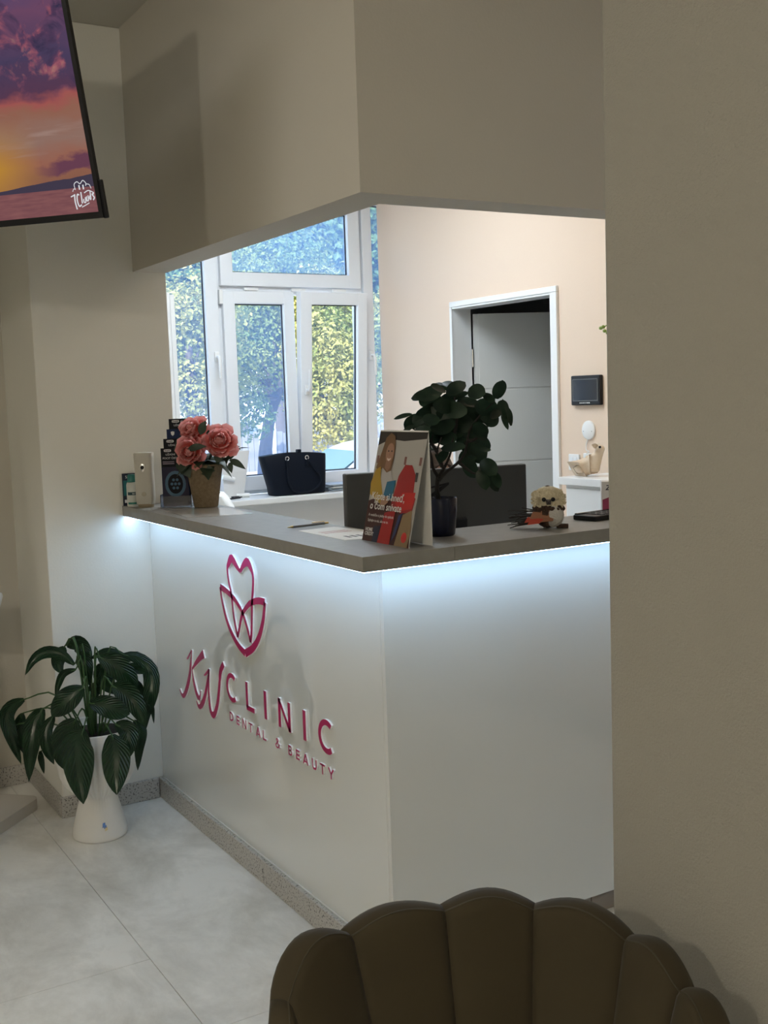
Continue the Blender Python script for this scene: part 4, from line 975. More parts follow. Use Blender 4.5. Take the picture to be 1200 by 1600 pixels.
B().box((mw/2-.09, .06, 0), (mw/2+.09, .20, .018), M=Mm, bev=.004).build('stand_mount', BLACK, mo)
B().box((mw/2-.03, -.25, .014), (mw/2+.03, .13, .026), M=Mm, bev=.003).build('stand_neck', BLACK, mo)
B().box((mw/2-.13, -.253, -.09), (mw/2+.13, -.241, .10), M=Mm, bev=.003).build('stand_foot', BLACK, mo)

# straw owl ------------------------------------------------------------
oc = Vector((2.055, 2.53, TZ)); of = Vector((-.63, -.775, 0)).normalized(); orr = Vector((.775, -.63, 0)).normalized()
ow = thing('owl_ornament', 'small handmade owl ornament of straw and twigs with cream face', 'ornament', tuple(oc))
Mo = Matrix((orr, of, Vector((0, 0, 1)))).transposed().to_4x4(); Mo.translation = oc
def oe(name, c, r, m, par=ow, **k): return B().sphere((0, 0, 0), 1, M=Mo @ Matrix.Translation(c) @ Matrix.Diagonal((*r, 1)), **k).build(name, m, par, smooth='all')
BRK = mat('brown_bark', (.035, .02, .013), .9, bump=.6, bscale=200, col2=(.07, .035, .02), nscale=90)
CREAM = mat('cream_bast', (.78, .69, .50), .9, bump=.6, bscale=260, col2=(.62, .52, .33), nscale=120)
oe('body', (-.004, 0, .042), (.038, .036, .042), BRK)
oe('white_breast', (.014, .008, .038), (.030, .032, .036), mat('white_felt', (.55, .53, .48), .95, bump=.5, bscale=200))
oe('head', (0, .002, .087), (.047, .032, .035), CREAM); oe('crown_tuft', (-.002, -.002, .112), (.012, .014, .012), BRK)
for s_ in (-1, 1):
    b = B(); c0 = Vector((s_*.023, .026, .087)); rg = random.Random(8+s_)
    for k in range(170):
        a = rg.uniform(0, 2*PI); r0 = .006; r1 = rg.uniform(.018, .031); d_ = Vector((math.cos(a), .0, math.sin(a)))
        p = c0+d_*r0+Vector((0, rg.uniform(0, .006), 0)); q = c0+d_*r1+Vector((0, rg.uniform(-.010, .004), 0)); sd = Vector((-d_.z, 0, d_.x))*.0016
        b.add([Mo @ v for v in (p-sd, p+sd, q+sd*1.4, q-sd*1.4)], [(0, 1, 2, 3)])
    o = b.build('face_disc', CREAM, ow); o['kind'] = 'stuff'
    oe('eye', (s_*.013, .036, .086), (.0062, .004, .0062), BLACK)
b = B(); b.add([Mo @ Vector(v) for v in ((-.008, .034, .086), (.008, .034, .086), (.007, .036, .071), (-.006, .036, .071), (.0, .046, .080))], [(0, 1, 4), (1, 2, 4), (2, 3, 4), (3, 0, 4), (3, 2, 1, 0)]); b.build('beak', mat('grey_beak', (.10, .085, .08), .6), ow)
TW_ = mat('dark_twig', (.02, .015, .012), .9)
rg = random.Random(12)
for k in range(32):
    x0 = rg.uniform(-.045, -.02); z0_ = rg.uniform(.006, .05); p = Vector((x0+.03, rg.uniform(-.02, .03), z0_)); q = Vector((rg.uniform(-.12, -.075), rg.uniform(-.03, .04), max(.003, z0_+rg.uniform(-.02, .012))))
    m_ = p.lerp(q, .55)+Vector((0, rg.uniform(-.006, .006), rg.uniform(-.004, .008)))
    B().tube([Mo @ p, Mo @ m_, Mo @ q], [.0024, .0020, .0013], 5).build('twig', TW_, ow)
RB = mat('red_ribbon', (.42, .05, .025), .7); OB = mat('tan_ribbon', (.28, .12, .06), .7)
for (x0, x1, z0_, z1_, y_, m_) in ((-.07, -.02, .020, .030, .036, RB), (-.062, -.028, .014, .022, .042, RB), (-.055, .0, .030, .045, .034, OB), (-.030, .012, .020, .052, .036, OB)):
    b = B(); b.add([Mo @ Vector(v) for v in ((x0, y_, z0_), (x1, y_+.004, z0_+.004), (x1+.006, y_, z1_), (x0+.01, y_-.006, z1_+.006))], [(0, 1, 2, 3)]); b.add([Mo @ Vector(v) for v in ((x0, y_-.0006, z0_), (x1, y_+.0034, z0_+.004), (x1+.006, y_-.0006, z1_), (x0+.01, y_-.0066, z1_+.006))], [(3, 2, 1, 0)]); b.build('ribbon', m_, ow)
for y_ in (.0, .014): B().tube([Mo @ Vector((.022, y_, .007)), Mo @ Vector((.055, y_+.004, .006))], [.006, .0055], 8).build('foot', BRK, ow, smooth=True)
for k in range(24):
    a = rg.uniform(0, PI); p = Vector((.040*math.cos(a), .030*math.sin(a)+.004, .058+rg.uniform(-.004, .006)))
    B().sphere((0, 0, 0), 1, M=Mo @ Matrix.Translation(p) @ Matrix.Diagonal((.008, .005, .006, 1)), seg=6, rings=4).build('collar_piece', BRK, ow)

# telephone / keypad and tissue box at the far counter end
ph = thing('desk_phone', 'black desk phone keypad lying at the right end of the counter', 'phone', (2.33, 2.63, TZ))
Mp = Matrix.Translation((2.285, 2.55, TZ)) @ Matrix.Rotation(math.radians(8), 4, 'Z')
B().box((-.04, 0, 0), (.22, .09, .016), M=Mp, bev=.004).build('phone_body', BLACK, ph)
for i in range(6):
    for j in range(3): B().box((.0+i*.026, .012+j*.022, .0155), (.02+i*.026, .028+j*.022, .0185), M=Mp, bev=.001).build('key', mat('key_black', (.03, .03, .032), .4), ph)
B().box((-.035, .075, .012), (.15, .088, .020), M=Mp, bev=.002).build('display_strip', SCREENB, ph)
tb = thing('tissue_box', 'white and raspberry tissue box standing behind the black phone', 'tissue box', (2.47, 2.69, TZ))
Mx_ = Matrix.Translation((2.405, 2.695, TZ)) @ Matrix.Rotation(math.radians(-38), 4, 'Z')
B().box((0, 0, 0), (.11, .055, .103), M=Mx_, bev=.002).build('carton', mat('tissue_white', (.75, .72, .70), .5), tb)
bb = B(); bb.prism([(.003, .012), (.107, .012), (.107, .075), (.06, .066), (.003, .045)], -.0012, 0, lambda x, y, a: Mx_ @ Vector((x, a, y))); bb.build('printed_panel', mat('raspberry_print', (.36, .05, .12), .5), tb)
text('lettering', 'Zewa', .022, Mx_ @ Vector((.012, -.0014, .076)), Mx_.to_3x3() @ Vector((1, 0, 0)), (0, 0, 1), mat('ink_navy', (.02, .02, .05), .5), tb, .0004, bold=.0004, shear=.2)

# ================================================================== BACK OF THE RECEPTION
cb = thing('side_cabinet', 'white side cabinet with overhanging top against the pink wall, right of the door', 'cabinet', (3.5, 3.45, 0))
bx('cabinet_top', (3.345, 2.9, 1.165), (3.648, 4.046, 1.20), WHITE, cb, bev=.003)
bx('carcass', (3.372, 2.92, 0), (3.648, 4.02, 1.1645), WHITE, cb)
for k in range(2):
    dd_ = bx('cabinet_door', (3.358, 3.475-.55*k, .05), (3.3715, 4.0-.53*k if k == 0 else 3.465, 1.150), MATTW, cb, bev=.002)
    bx('handle', (3.340, 3.50-.06*k, .60), (3.357, 3.512-.06*k, .75), CHROME, dd_, bev=.002)
# fawn figurine
fw = Vector((3.46, 3.955, 1.217)); fn = thing('fawn_figurine', 'beige lying fawn figurine on the white side cabinet', 'figurine', tuple(fw))
FAWN = mat('fawn_ceramic', (.62, .47, .32), .4, col2=(.72, .60, .46), nscale=20); 
fr2 = Vector((.45, -.89, 0)).normalized(); ff2 = Vector((-.89, -.45, 0)).normalized(); Mfw = Matrix((fr2, ff2, Vector((0, 0, 1)))).transposed().to_4x4(); Mfw.translation = fw
def body_skin(name, nodes, edges, m, parent, sub=2):
    me = bpy.data.meshes.new(name); me.from_pydata([p for p, r in nodes], edges, [])
    o = bpy.data.objects.new(name, me); COL.objects.link(o)
    o.modifiers.new('skin', 'SKIN'); sv = me.skin_vertices[0].data if me.skin_vertices else None
    if sv is None:
        bpy.context.view_layer.objects.active = o; sv = me.skin_vertices[0].data
    for i, (p, r) in enumerate(nodes): sv[i].radius = (r, r) if not hasattr(r, '__len__') else r; sv[i].use_root = (i == 0)
    sm = o.modifiers.new('sub', 'SUBSURF'); sm.levels = sub; sm.render_levels = sub
    dg = bpy.context.evaluated_depsgraph_get(); me2 = bpy.data.meshes.new_from_object(o.evaluated_get(dg)); bpy.data.objects.remove(o)
    me2.name = name; me2.materials.clear(); me2.materials.append(m); me2.polygons.foreach_set('use_smooth', [True]*len(me2.polygons))
    o2 = bpy.data.objects.new(name, me2); COL.objects.link(o2)
    if parent: adopt(o2, parent)
    return o2
fnodes = [((-.028, 0, .038), .046), ((.004, 0, .040), .040), ((.034, 0, .050), .032), ((.048, .004, .088), .021), ((.054, .008, .116), .027), ((.074, .020, .108), .014),
          ((.044, .022, .016), .015), ((.010, .032, .012), .013), ((-.045, .026, .018), .020), ((-.012, .040, .012), .013)]
fb = body_skin('body', [(Mfw @ Vector(p), r) for p, r in fnodes], [(0, 1), (1, 2), (2, 3), (3, 4), (4, 5), (2, 6), (6, 7), (0, 8), (8, 9)], FAWN, fn)
for s_ in (-1, 1):
    B().leaf([Mfw @ Vector((.050, s_*.008+.006, .112)), Mfw @ Vector((.038, s_*.022+.006, .126)), Mfw @ Vector((.024, s_*.032+.006, .130))], .012, nrm=ff2, rows=5).build('ear', FAWN, fn, smooth='all')
B().sphere(Mfw @ Vector((.062, .028, .119)), .0062, seg=10, rings=6).build('eye', BLACK, fn, smooth='all')
B().sphere(Mfw @ Vector((-.008, .043, .011)), .007, seg=8, rings=6).build('hoof', BLACK, fn, smooth='all')
# orchid, mostly behind the rough wall
orc = thing('orchid', 'orchid with yellow green buds on the side cabinet, mostly hidden by the rough wall', 'potted plant', (3.47, 3.66, 1.20))
B().lathe([(.01, 0), (.045, 0), (.055, .09), (.05, .092), (.01, .085)], (3.47, 3.66, 1.20), 24).build('pot', WHITE, orc, smooth=True)
OG = mat('orchid_green', (.22, .30, .06), .5); OY = mat('orchid_yellow', (.75, .60, .18), .5)
stp = [Vector(v) for v in ((3.47, 3.66, 1.28), (3.45, 3.68, 1.5), (3.43, 3.70, 1.75), (3.41, 3.75, 1.87), (3.40, 3.79, 1.868))]
B().tube(spline(stp, 16), .0028, 6).build('stem', OG, orc)
for v in ((3.40, 3.80, 1.868), (3.40, 3.784, 1.872), (3.402, 3.778, 1.854), (3.404, 3.762, 1.846)): B().sphere(v, (.009, .009, .008), seg=10, rings=6).build('bud', OG, orc, smooth='all')
for k in range(5):
    a = 2*PI*k/5; c0 = Vector((3.42, 3.758, 1.425)); d_ = Vector((.3*math.cos(a), .6*math.cos(a), math.sin(a))).normalized()
    B().leaf([c0, c0+d_*.018, c0+d_*.032], .012, nrm=(-.8, -.5, .2), rows=5).build('petal', OY, orc, smooth='all')
B().tube([(3.45, 3.68, 1.42), (3.43, 3.72, 1.43), (3.42, 3.758, 1.425)], .002, 5).build('stem', OG, orc)
for k in range(5):
    a = 2*PI*k/5; B().leaf([(3.47, 3.66, 1.285), (3.47+.07*math.cos(a), 3.66+.05*math.sin(a), 1.35), (3.47+.13*math.cos(a), 3.66+.08*math.sin(a), 1.31)], .02, nrm=(0, 0, 1), rows=7).build('leaf', OG, orc, smooth='all')
# small video display on the pink wall
wm = thing('door_video_display', 'small black video intercom display on the pink wall', 'display', (3.64, 4.173, 1.53))
def wallbox(nm, ya, yb, za, zb_, xa, xb, m, par, bev=.0): return bx(nm, (xa, ya, za), (xb, yb, zb_), m, par, bev)
wallbox('casing', 4.068, 4.278, 1.524, 1.668, 3.628, 3.65, BLACK, wm, .005)
wallbox('screen', 4.085, 4.258, 1.548, 1.648, 3.6262, 3.629, SCREENB, wm)
fb_ = B()
for lo, hi in (((3.625, 4.080, 1.544), (3.629, 4.262, 1.548)), ((3.625, 4.080, 1.648), (3.629, 4.262, 1.651)), ((3.625, 4.258, 1.548), (3.629, 4.262, 1.648)), ((3.625, 4.080, 1.548), (3.629, 4.084, 1.648))): fb_.box(lo, hi)
fb_.build('screen_rim', mat('grey_rim', (.12, .13, .13), .4), wm)
for k in range(6): wallbox('button', 4.205-.013*k, 4.212-.013*k, 1.533, 1.538, 3.625, 3.629, WHITE, wm)
# round sensor with cable, switch and socket
sn = thing('wall_sensor', 'round white wall sensor with a thin cable on the pink wall', 'sensor', (3.64, 4.171, 1.35))
Ms = Matrix.Translation((3.65, 4.171, 1.403)) @ Matrix.Rotation(-PI/2, 4, 'Y')
B().lathe([(.01, 0), (.046, 0), (.046, .008), (.040, .012), (.005, .013)], (0, 0, 0), 32, M=Ms).build('disc', MATTW, sn, smooth=True)
for y_ in (-.03, .03): B().sphere((3.638, 4.171+y_, 1.397), .002, seg=6, rings=4).build('screw', BLACK, sn)
cpts = [Vector(v) for v in ((3.643, 4.176, 1.358), (3.641, 4.186, 1.33), (3.640, 4.183, 1.305), (3.640, 4.165, 1.30), (3.640, 4.185, 1.285), (3.640, 4.165, 1.28), (3.640, 4.172, 1.255))]
B().tube(spline(cpts, 24), .0022, 6).build('cable', MATTW, sn, smooth=True)
def swt(name, y, z, lab, cat):
    s_ = thing(name, lab, cat, (3.64, y, z-.04)); wallbox('plate', y-.04, y+.04, z-.04, z+.04, 3.640, 3.65, WHITE, s_, .003)
    return s_
s1 = swt('light_switch', 4.279, 1.243, 'white double light switch on the pink wall beside the door frame', 'light switch')
wallbox('rocker', 4.282, 4.305, 1.218, 1.268, 3.637, 3.641, PVC, s1, .002); wallbox('rocker', 4.253, 4.278, 1.218, 1.268, 3.637, 3.641, PVC, s1, .002)
s2 = swt('wall_socket', 4.169, 1.250, 'white wall socket behind the fawn figurine', 'socket')
wallbox('plug', 4.155, 4.183, 1.238, 1.264, 3.612, 3.640, WHITE, s2, .004)

# ------------------------------------------------------------------ window sill
SZ = 1.044
LTH = mat('navy_leather', (.006, .009, .016), .5, bump=.1, bscale=220, spec=.12)
bg_ = thing('handbag', 'dark navy leather tote bag with two loop handles on the window sill', 'bag', (2.92, 5.93, SZ))
def loft(b, rings, cap=True):
    n_ = len(rings[0]); vs = [p for r in rings for p in r]
    fs = [(i*n_+k, i*n_+(k+1) % n_, (i+1)*n_+(k+1) % n_, (i+1)*n_+k) for i in range(len(rings)-1) for k in range(n_)]
    if cap: fs += [tuple(range(n_)), tuple(range((len(rings)-1)*n_, len(rings)*n_))]
    b.add(vs, fs); return b
rings = []
for z, x0, x1, ya, yb in ((0, 2.755, 3.085, 5.868, 5.985), (.006, 2.748, 3.09, 5.862, 5.99), (.05, 2.742, 3.093, 5.862, 5.99), (.15, 2.712, 3.102, 5.872, 5.982), (.225, 2.690, 3.110, 5.885, 5.972), (.232, 2.692, 3.108, 5.889, 5.968)):
    ring = []
    for k in range(24):
        a = 2*PI*k/24; e = .35; cx_, cy_ = (x0+x1)/2, (ya+yb)/2
        bulge = .010*math.cos(PI*(0.5-abs((k/24*2) % 1-.5))) if z > .2 else 0
        ring.append((cx_+(x1-x0)/2*math.copysign(abs(math.cos(a))**e, math.cos(a)), cy_+(yb-ya)/2*math.copysign(abs(math.sin(a))**e, math.sin(a)), SZ+z+(.014*(1-((2*(cx_+(x1-x0)/2*math.copysign(abs(math.cos(a))**e, math.cos(a)))-x0-x1)/(x1-x0))**2) if z > .2 else 0)))
    rings.append(ring)
loft(B(), rings).build('bag_body', LTH, bg_, smooth=True)
hp_ = [(2.835, 1.257), (2.829, 1.195), (2.83, 1.136), (2.855, 1.079), (2.904, 1.060), (2.985, 1.062), (3.036, 1.106), (3.028, 1.162), (2.963, 1.252)]
B().tube(spline([Vector((x, 5.852 if 0 < i < 8 else 5.866, z)) for i, (x, z) in enumerate(hp_)], 40), .0052, 8).build('handle', LTH, bg_, smooth=True)
B().tube(spline([Vector((x+.01, 5.997, max(z, 1.06))) for i, (x, z) in enumerate(hp_)], 40), .0052, 8).build('handle', LTH, bg_, smooth=True)
for x in (2.835, 2.963):
    B().tube([Vector((x+.011*math.cos(a), 5.864, 1.259+.011*math.sin(a))) for a in [2*PI*k/16 for k in range(17)]], .0028, 6).build('ring', CHROME, bg_, smooth=True)
    bx('leather_tab', (x-.010, 5.862, 1.205), (x+.010, 5.872, 1.252), LTH, bg_, bev=.002)
bx('clasp_tab', (2.93, 5.915, 1.285), (2.955, 5.945, 1.306), LTH, bg_, bev=.004)
pr_ = random.Random(21)
for k in range(8):
    M_k = Matrix.Translation((3.22+pr_.uniform(-.012, .012), 6.0+pr_.uniform(-.02, .01), SZ+.0052*k)) @ Matrix.Rotation(pr_.uniform(-.18, .18), 4, 'Z')
    tag(B().box((-.10, -.10, 0), (.12, .09, .005), M=M_k).build('magazine', mat('magazine_cover', [(.55, .58, .62), (.35, .42, .50), (.7, .7, .7), (.20, .27, .30), (.62, .60, .55), (.30, .36, .44), (.72, .73, .75), (.42, .47, .52)][k], .4)), '%s magazine, %s of the stack on the sill beside navy bag' % (('light grey', 'steel blue', 'white', 'dark teal', 'beige', 'slate blue', 'bright white', 'mid grey')[k], ('bottom one', 'second from bottom', 'third from bottom', 'fourth from bottom', 'fourth from top', 'third from top', 'second from top', 'topmost')[k]), 'magazine', 'magazines stacked on the window sill')
wb = thing('paper_bag', 'tall white paper bag on the window sill behind the burlap pot', 'bag', (2.57, 6.06, SZ))
loft(B(), [[(2.50, 6.02, SZ), (2.62, 6.02, SZ), (2.62, 6.10, SZ), (2.50, 6.10, SZ)], [(2.49, 6.015, SZ+.15), (2.645, 6.015, SZ+.15), (2.645, 6.10, SZ+.15), (2.49, 6.10, SZ+.15)], [(2.48, 6.03, SZ+.268), (2.672, 6.03, SZ+.268), (2.672, 6.095, SZ+.268), (2.48, 6.095, SZ+.268)]]).build('bag_body', mat('bag_white', (.72, .71, .69), .7), wb)
B().tube([(2.49, 6.012, SZ+.125), (2.56, 6.008, SZ+.105)], .014, 10).build('rolled_handle', WHITE, wb, smooth=True)
tag(B().tube([(2.56, 5.985, SZ+.012), (2.63, 5.96, SZ+.012)], .012, 12).build('paper_roll', WHITE, None, smooth=True), 'small white paper roll lying on the sill before the white paper bag', 'paper roll')
gl_ = thing('eyeglasses', 'black folded eyeglasses on the window sill beside the white chair', 'glasses', (2.50, 5.88, SZ))
for y_ in (5.862, 5.90): B().tube([Vector((2.515+.024*math.cos(a), y_+.016*math.sin(a), SZ+.004+.010)) for a in [2*PI*k/14 for k in range(15)]], .003, 6).build('rim', BLACK, gl_, smooth=True)
B().tube([(2.44, 5.862, SZ+.004), (2.535, 5.875, SZ+.008)], .003, 6).build('temple', BLACK, gl_); B().tube([(2.44, 5.90, SZ+.004), (2.535, 5.89, SZ+.012)], .003, 6).build('temple', BLACK, gl_)
sf = thing('screen_frame', 'narrow white screen frame standing upright at the left of the window', 'screen', (2.22, 6.02, SZ))
bx('frame_bar', (2.180, 5.985, SZ), (2.216, 6.01, 2.21), WHITE, sf, .002); bx('frame_bar', (2.2185, 5.99, SZ), (2.245, 6.02, 2.20), WHITE, sf, .002)
bx('mesh_sheet', (2.2165, 5.995, SZ), (2.2180, 6.015, 2.19), RUBBER, sf)

# white office chair behind the counter
wc = thing('office_chair', 'white high-backed office chair behind the counter, only its rounded top showing', 'chair', (1.95, 4.95, 0))
rings = []
for z, hwd in ((.45, .20), (.7, .23), (.95, .235), (1.06, .21), (1.13, .155), (1.17, .09), (1.186, .02)):
    rings.append([(1.97+.03*math.copysign(abs(math.cos(a))**.6, math.cos(a))+.05*(1.2-z), 4.83+hwd*math.sin(a), z) for a in [2*PI*k/24 for k in range(24)]])
loft(B(), rings).build('backrest', MATTW, wc, smooth=True)
B().box((1.99, 4.60, .42), (2.42, 5.06, .50), bev=.02).build('seat', MATTW, wc)
B().lathe([(.025, .06), (.025, .42)], (2.2, 4.83, 0), 16).build('gas_column', CHROME, wc)
for k in range(5):
    a = 2*PI*k/5; e = Vector((2.2+.28*math.cos(a), 4.83+.28*math.sin(a), .06)); B().tube([(2.2, 4.83, .09), e], [.024, .014], 8).build('base_arm', CHROME, wc)
    B().sphere((e.x, e.y, .03), .03, seg=12, rings=8).build('castor', BLACK, wc, smooth='all')

# ================================================================== LEFT EDGE: FLOOR STAND AND TWIG VASE
fs_ = thing('floor_stand', 'white floor stand with a square base plate at the left edge beside the lily', 'floor stand', (.70, 4.48, 0))
Mst = Matrix.Translation((.70, 4.48, 0)) @ Matrix.Rotation(PI/4, 4, 'Z')
bb = B(); q = []
for cx_, cy_, a0 in ((.175, .175, 0), (-.175, .175, 90), (-.175, -.175, 180), (.175, -.175, 270)):
    for k in range(6): a = math.radians(a0+18*k); q.append((cx_+.04*math.cos(a), cy_+.04*math.sin(a)))
bb.prism(q, .0, .046, lambda x, y, a: Mst @ Vector((x, y, a))); bb.build('base_plate', mat('warm_white_plastic', (.62, .58, .53), .4), fs_)
B().box((-.03, -.03, .046), (.03, .03, 1.0), M=Mst, bev=.006).build('post', WHITE, fs_)
Mtr = Matrix.Translation((.72, 4.42, .83)) @ Matrix.Rotation(math.radians(-30), 4, 'Z') @ Matrix.Rotation(math.radians(40), 4, 'X')
B().box((-.16, -.10, -.012), (.16, .10, .012), M=Mtr, bev=.006).build('tray', WHITE, fs_)
B().lathe([(.02, 0), (.045, .01), (.05, .08), (.03, .13), (.012, .15)], (.70, 4.48, 1.0), 20).build('dispenser_head', WHITE, fs_, smooth=True)
va = thing('twig_vase', 'slender dark floor vase with bare twigs, left of the floor stand', 'vase', (.36, 3.6, 0))
B().lathe([(.02, 0), (.10, 0), (.10, .02), (.035, .05), (.04, .5), (.055, 1.0), (.062, 1.25), (.048, 1.36), (.05, 1.38), (.03, 1.37)], (.36, 3.6, 0), 32).build('vase_body', mat('dark_vase', (.08, .07, .06), .5), va, smooth=True)
for k, (dx, dy, hh) in enumerate(((.0, .045, .42), (-.01, .015, .41), (.03, -.03, .20), (.0, -.05, .16))):
    B().tube([(.36, 3.6, 1.3), (.36+dx*.3, 3.6+dy*.2, 1.38+hh*.55), (.36+dx, 3.6+dy, 1.38+hh)], [.006, .006, .004], 6).build('twig', BARK, va)

# ================================================================== LAMPS
def lamp_light(name, kind, loc, energy, col, size=.15, rot=None, sizey=None):
    l = bpy.data.lights.new(name, kind); l.energy = energy; l.color = col
    if kind == 'AREA':
        l.size = size
        if sizey: l.shape = 'RECTANGLE'; l.size_y = sizey
    else: l.shadow_soft_size = size
    o = bpy.data.objects.new(name, l); COL.objects.link(o); o.location = loc
    if rot: o.rotation_euler = rot
    return o
pl = thing('pendant_lamp', 'globe pendant lamp hanging in the waiting room, out of view', 'lamp', (LX, LY, LZ))
B().sphere((LX, LY, LZ), .075, seg=24, rings=14).build('globe', emis('lamp_glow', (1, .90, .74), LAMP_W/ (4*PI*PI*.075**2)), pl, smooth='all')
B().tube([(LX, LY, LZ+.07), (LX, LY, CZ)], .004, 6).build('cord', BLACK, pl)
def panel(x, y, w_, d_, e, col, lab):
    p = thing('unseen_panel_lamp', lab, 'lamp', (x, y, CZ-.03))  # all out of view; most only add fill light
    bx('lamp_frame', (x-w_/2-.02, y-d_/2-.02, CZ-.028), (x+w_/2+.02, y+d_/2+.02, CZ-.001), WHITE, p)
    bx('diffuser', (x-w_/2, y-d_/2, CZ-.034), (x+w_/2, y+d_/2, CZ-.0285), emis('panel_glow', col, e/(PI*w_*d_)), p)
for a in PANELS: panel(*a)

# ================================================================== RECEPTIONIST (behind the monitor)
hx_, hy_ = 2.245, 3.44
pe = thing('person', 'seated person behind the monitor, only brown hair and forehead showing through the shrub', 'person', (hx_, hy_+.05, 0))
SCRUB = mat('white_tunic', (.60, .60, .62), .8)
nodes = [((hx_, hy_+.10, .52), .13), ((hx_, hy_+.09, .70), .115), ((hx_, hy_+.06, .92), .125), ((hx_, hy_+.05, 1.06), .075), ((hx_, hy_+.03, 1.13), .045), ((hx_, hy_+.015, 1.19), .044),
         ((hx_-.15, hy_+.06, 1.03), .058), ((hx_-.22, hy_+.02, .80), .044), ((hx_-.14, hy_-.20, .79), .032),
         ((hx_+.15, hy_+.06, 1.03), .058), ((hx_+.22, hy_+.02, .80), .044), ((hx_+.14, hy_-.20, .79), .032),
         ((hx_-.09, hy_+.02, .53), .085), ((hx_-.10, hy_-.32, .52), .062), ((hx_-.10, hy_-.34, .10), .042), ((hx_-.10, hy_-.46, .045), .035),
         ((hx_+.09, hy_+.02, .53), .085), ((hx_+.10, hy_-.32, .52), .062), ((hx_+.10, hy_-.34, .10), .042), ((hx_+.10, hy_-.46, .045), .035)]
edges = [(0, 1), (1, 2), (2, 3), (3, 4), (4, 5), (3, 6), (6, 7), (7, 8), (3, 9), (9, 10), (10, 11), (0, 12), (12, 13), (13, 14), (14, 15), (0, 16), (16, 17), (17, 18), (18, 19)]
body_skin('body', nodes, edges, SCRUB, pe)
for s_ in (-1, 1):   # hands on the worktop, five fingers each
    wx, wy = hx_+s_*.14, hy_-.20
    hn = [((wx, wy, .785), .026), ((wx-s_*.008, wy-.05, .778), (.034, .018)), ((wx-s_*.012, wy-.085, .775), (.030, .013))]
    he = [(0, 1), (1, 2)]
    for k, (fx_, ln) in enumerate(((-.026, .052), (-.009, .062), (.009, .058), (.025, .044))):
        i0 = len(hn); hn += [((wx-s_*.012+fx_, wy-.105, .778), .0088), ((wx-s_*.012+fx_*1.1, wy-.105-ln*.55, .776), .0080), ((wx-s_*.012+fx_*1.1, wy-.105-ln, .766), .0068)]; he += [(2, i0), (i0, i0+1), (i0+1, i0+2)]
    i0 = len(hn); hn += [((wx-s_*.038, wy-.06, .776), .0095), ((wx-s_*.055, wy-.095, .768), .008)]; he += [(1, i0), (i0, i0+1)]
    body_skin('hand', hn, he, SKIN, pe)
hc_ = Vector((hx_, hy_, 1.285))
hd_ = B()
rings = []
for k in range(15):
    th = PI*k/14; z = .118*math.cos(th); wv = .077*math.sin(th)**.8*(1.0 if z > -.02 else 1-.28*((-z-.02)/.10)); dv = .097*math.sin(th)**.8*(1.0 if z > -.02 else 1-.15*((-z-.02)/.10))
    rings.append([(hc_.x+wv*math.cos(a), hc_.y-.0+dv*math.sin(a)-(.008 if z < 0 else 0), hc_.z+z) for a in [2*PI*j/24 for j in range(24)]])
hd = loft(B(), rings).build('head', SKIN, pe, smooth='all')
B().tube([hc_+Vector((0, -.090, .012)), hc_+Vector((0, -.108, -.018)), hc_+Vector((0, -.098, -.030))], [.008, .014, .009], 8).build('nose', SKIN, hd, smooth=True)
for s_ in (-1, 1):
    B().sphere(hc_+Vector((s_*.031, -.086, .008)), (.013, .008, .007), seg=10, rings=6).build('eye', MATTW, hd, smooth='all')
    B().sphere(hc_+Vector((s_*.031, -.093, .008)), .0045, seg=8, rings=6).build('iris', BLACK, hd)
    B().sphere(hc_+Vector((s_*.076, .005, -.005)), (.010, .018, .028), seg=10, rings=6).build('ear', SKIN, hd, smooth='all')
    B().tube([hc_+Vector((s_*.018, -.092, .024)), hc_+Vector((s_*.046, -.082, .026))], .0035, 6).build('eyebrow', BARK, hd)
B().sphere(hc_+Vector((0, -.088, -.052)), (.022, .008, .007), seg=12, rings=6).build('mouth', mat('lips', (.42, .15, .13), .5), hd, smooth='all')
HAIRM = mat('brown_hair', (.035, .02, .014), .55, col2=(.06, .034, .022), nscale=60)
hr_ = B(); rings = []
for k in range(11):
    th = PI*.70*k/10; z = .128*math.cos(th); wv = .086*math.sin(th)**.85+.001; dv = .106*math.sin(th)**.85+.001
    ring = []
    for j in range(28):
        a = 2*PI*j/28; y_ = dv*math.sin(a)+.010
        front = max(0., -math.sin(a)); zz = max(z, .062*front**2+z*(1-front**2)) if k > 3 else z
        ring.append((hc_.x+wv*math.cos(a), hc_.y+y_, hc_.z+zz+.004))
    rings.append(ring)
loft(hr_, rings).build('hair', HAIRM, pe, smooth='all')
B().tube([hc_+Vector((0, .10, .02)), hc_+Vector((0, .15, -.02)), hc_+Vector((0, .15, -.12)), hc_+Vector((0, .13, -.2))], [.03, .032, .026, .008], 10).build('ponytail', HAIRM, pe, smooth=True)
so = thing('stool', 'low black stool under the seated person behind the desk', 'stool', (hx_, hy_+.10, 0))
B().lathe([(.02, .36), (.19, .36), (.20, .375), (.19, .395), (.02, .40)], (hx_, hy_+.10, 0), 28).build('seat', BLACK, so, smooth=True)
B().lathe([(.02, .05), (.02, .36)], (hx_, hy_+.10, 0), 14).build('column', CHROME, so)
B().lathe([(.02, 0), (.20, 0), (.20, .02), (.04, .05), (.02, .051)], (hx_, hy_+.10, 0), 28).build('foot', BLACK, so, smooth=True)

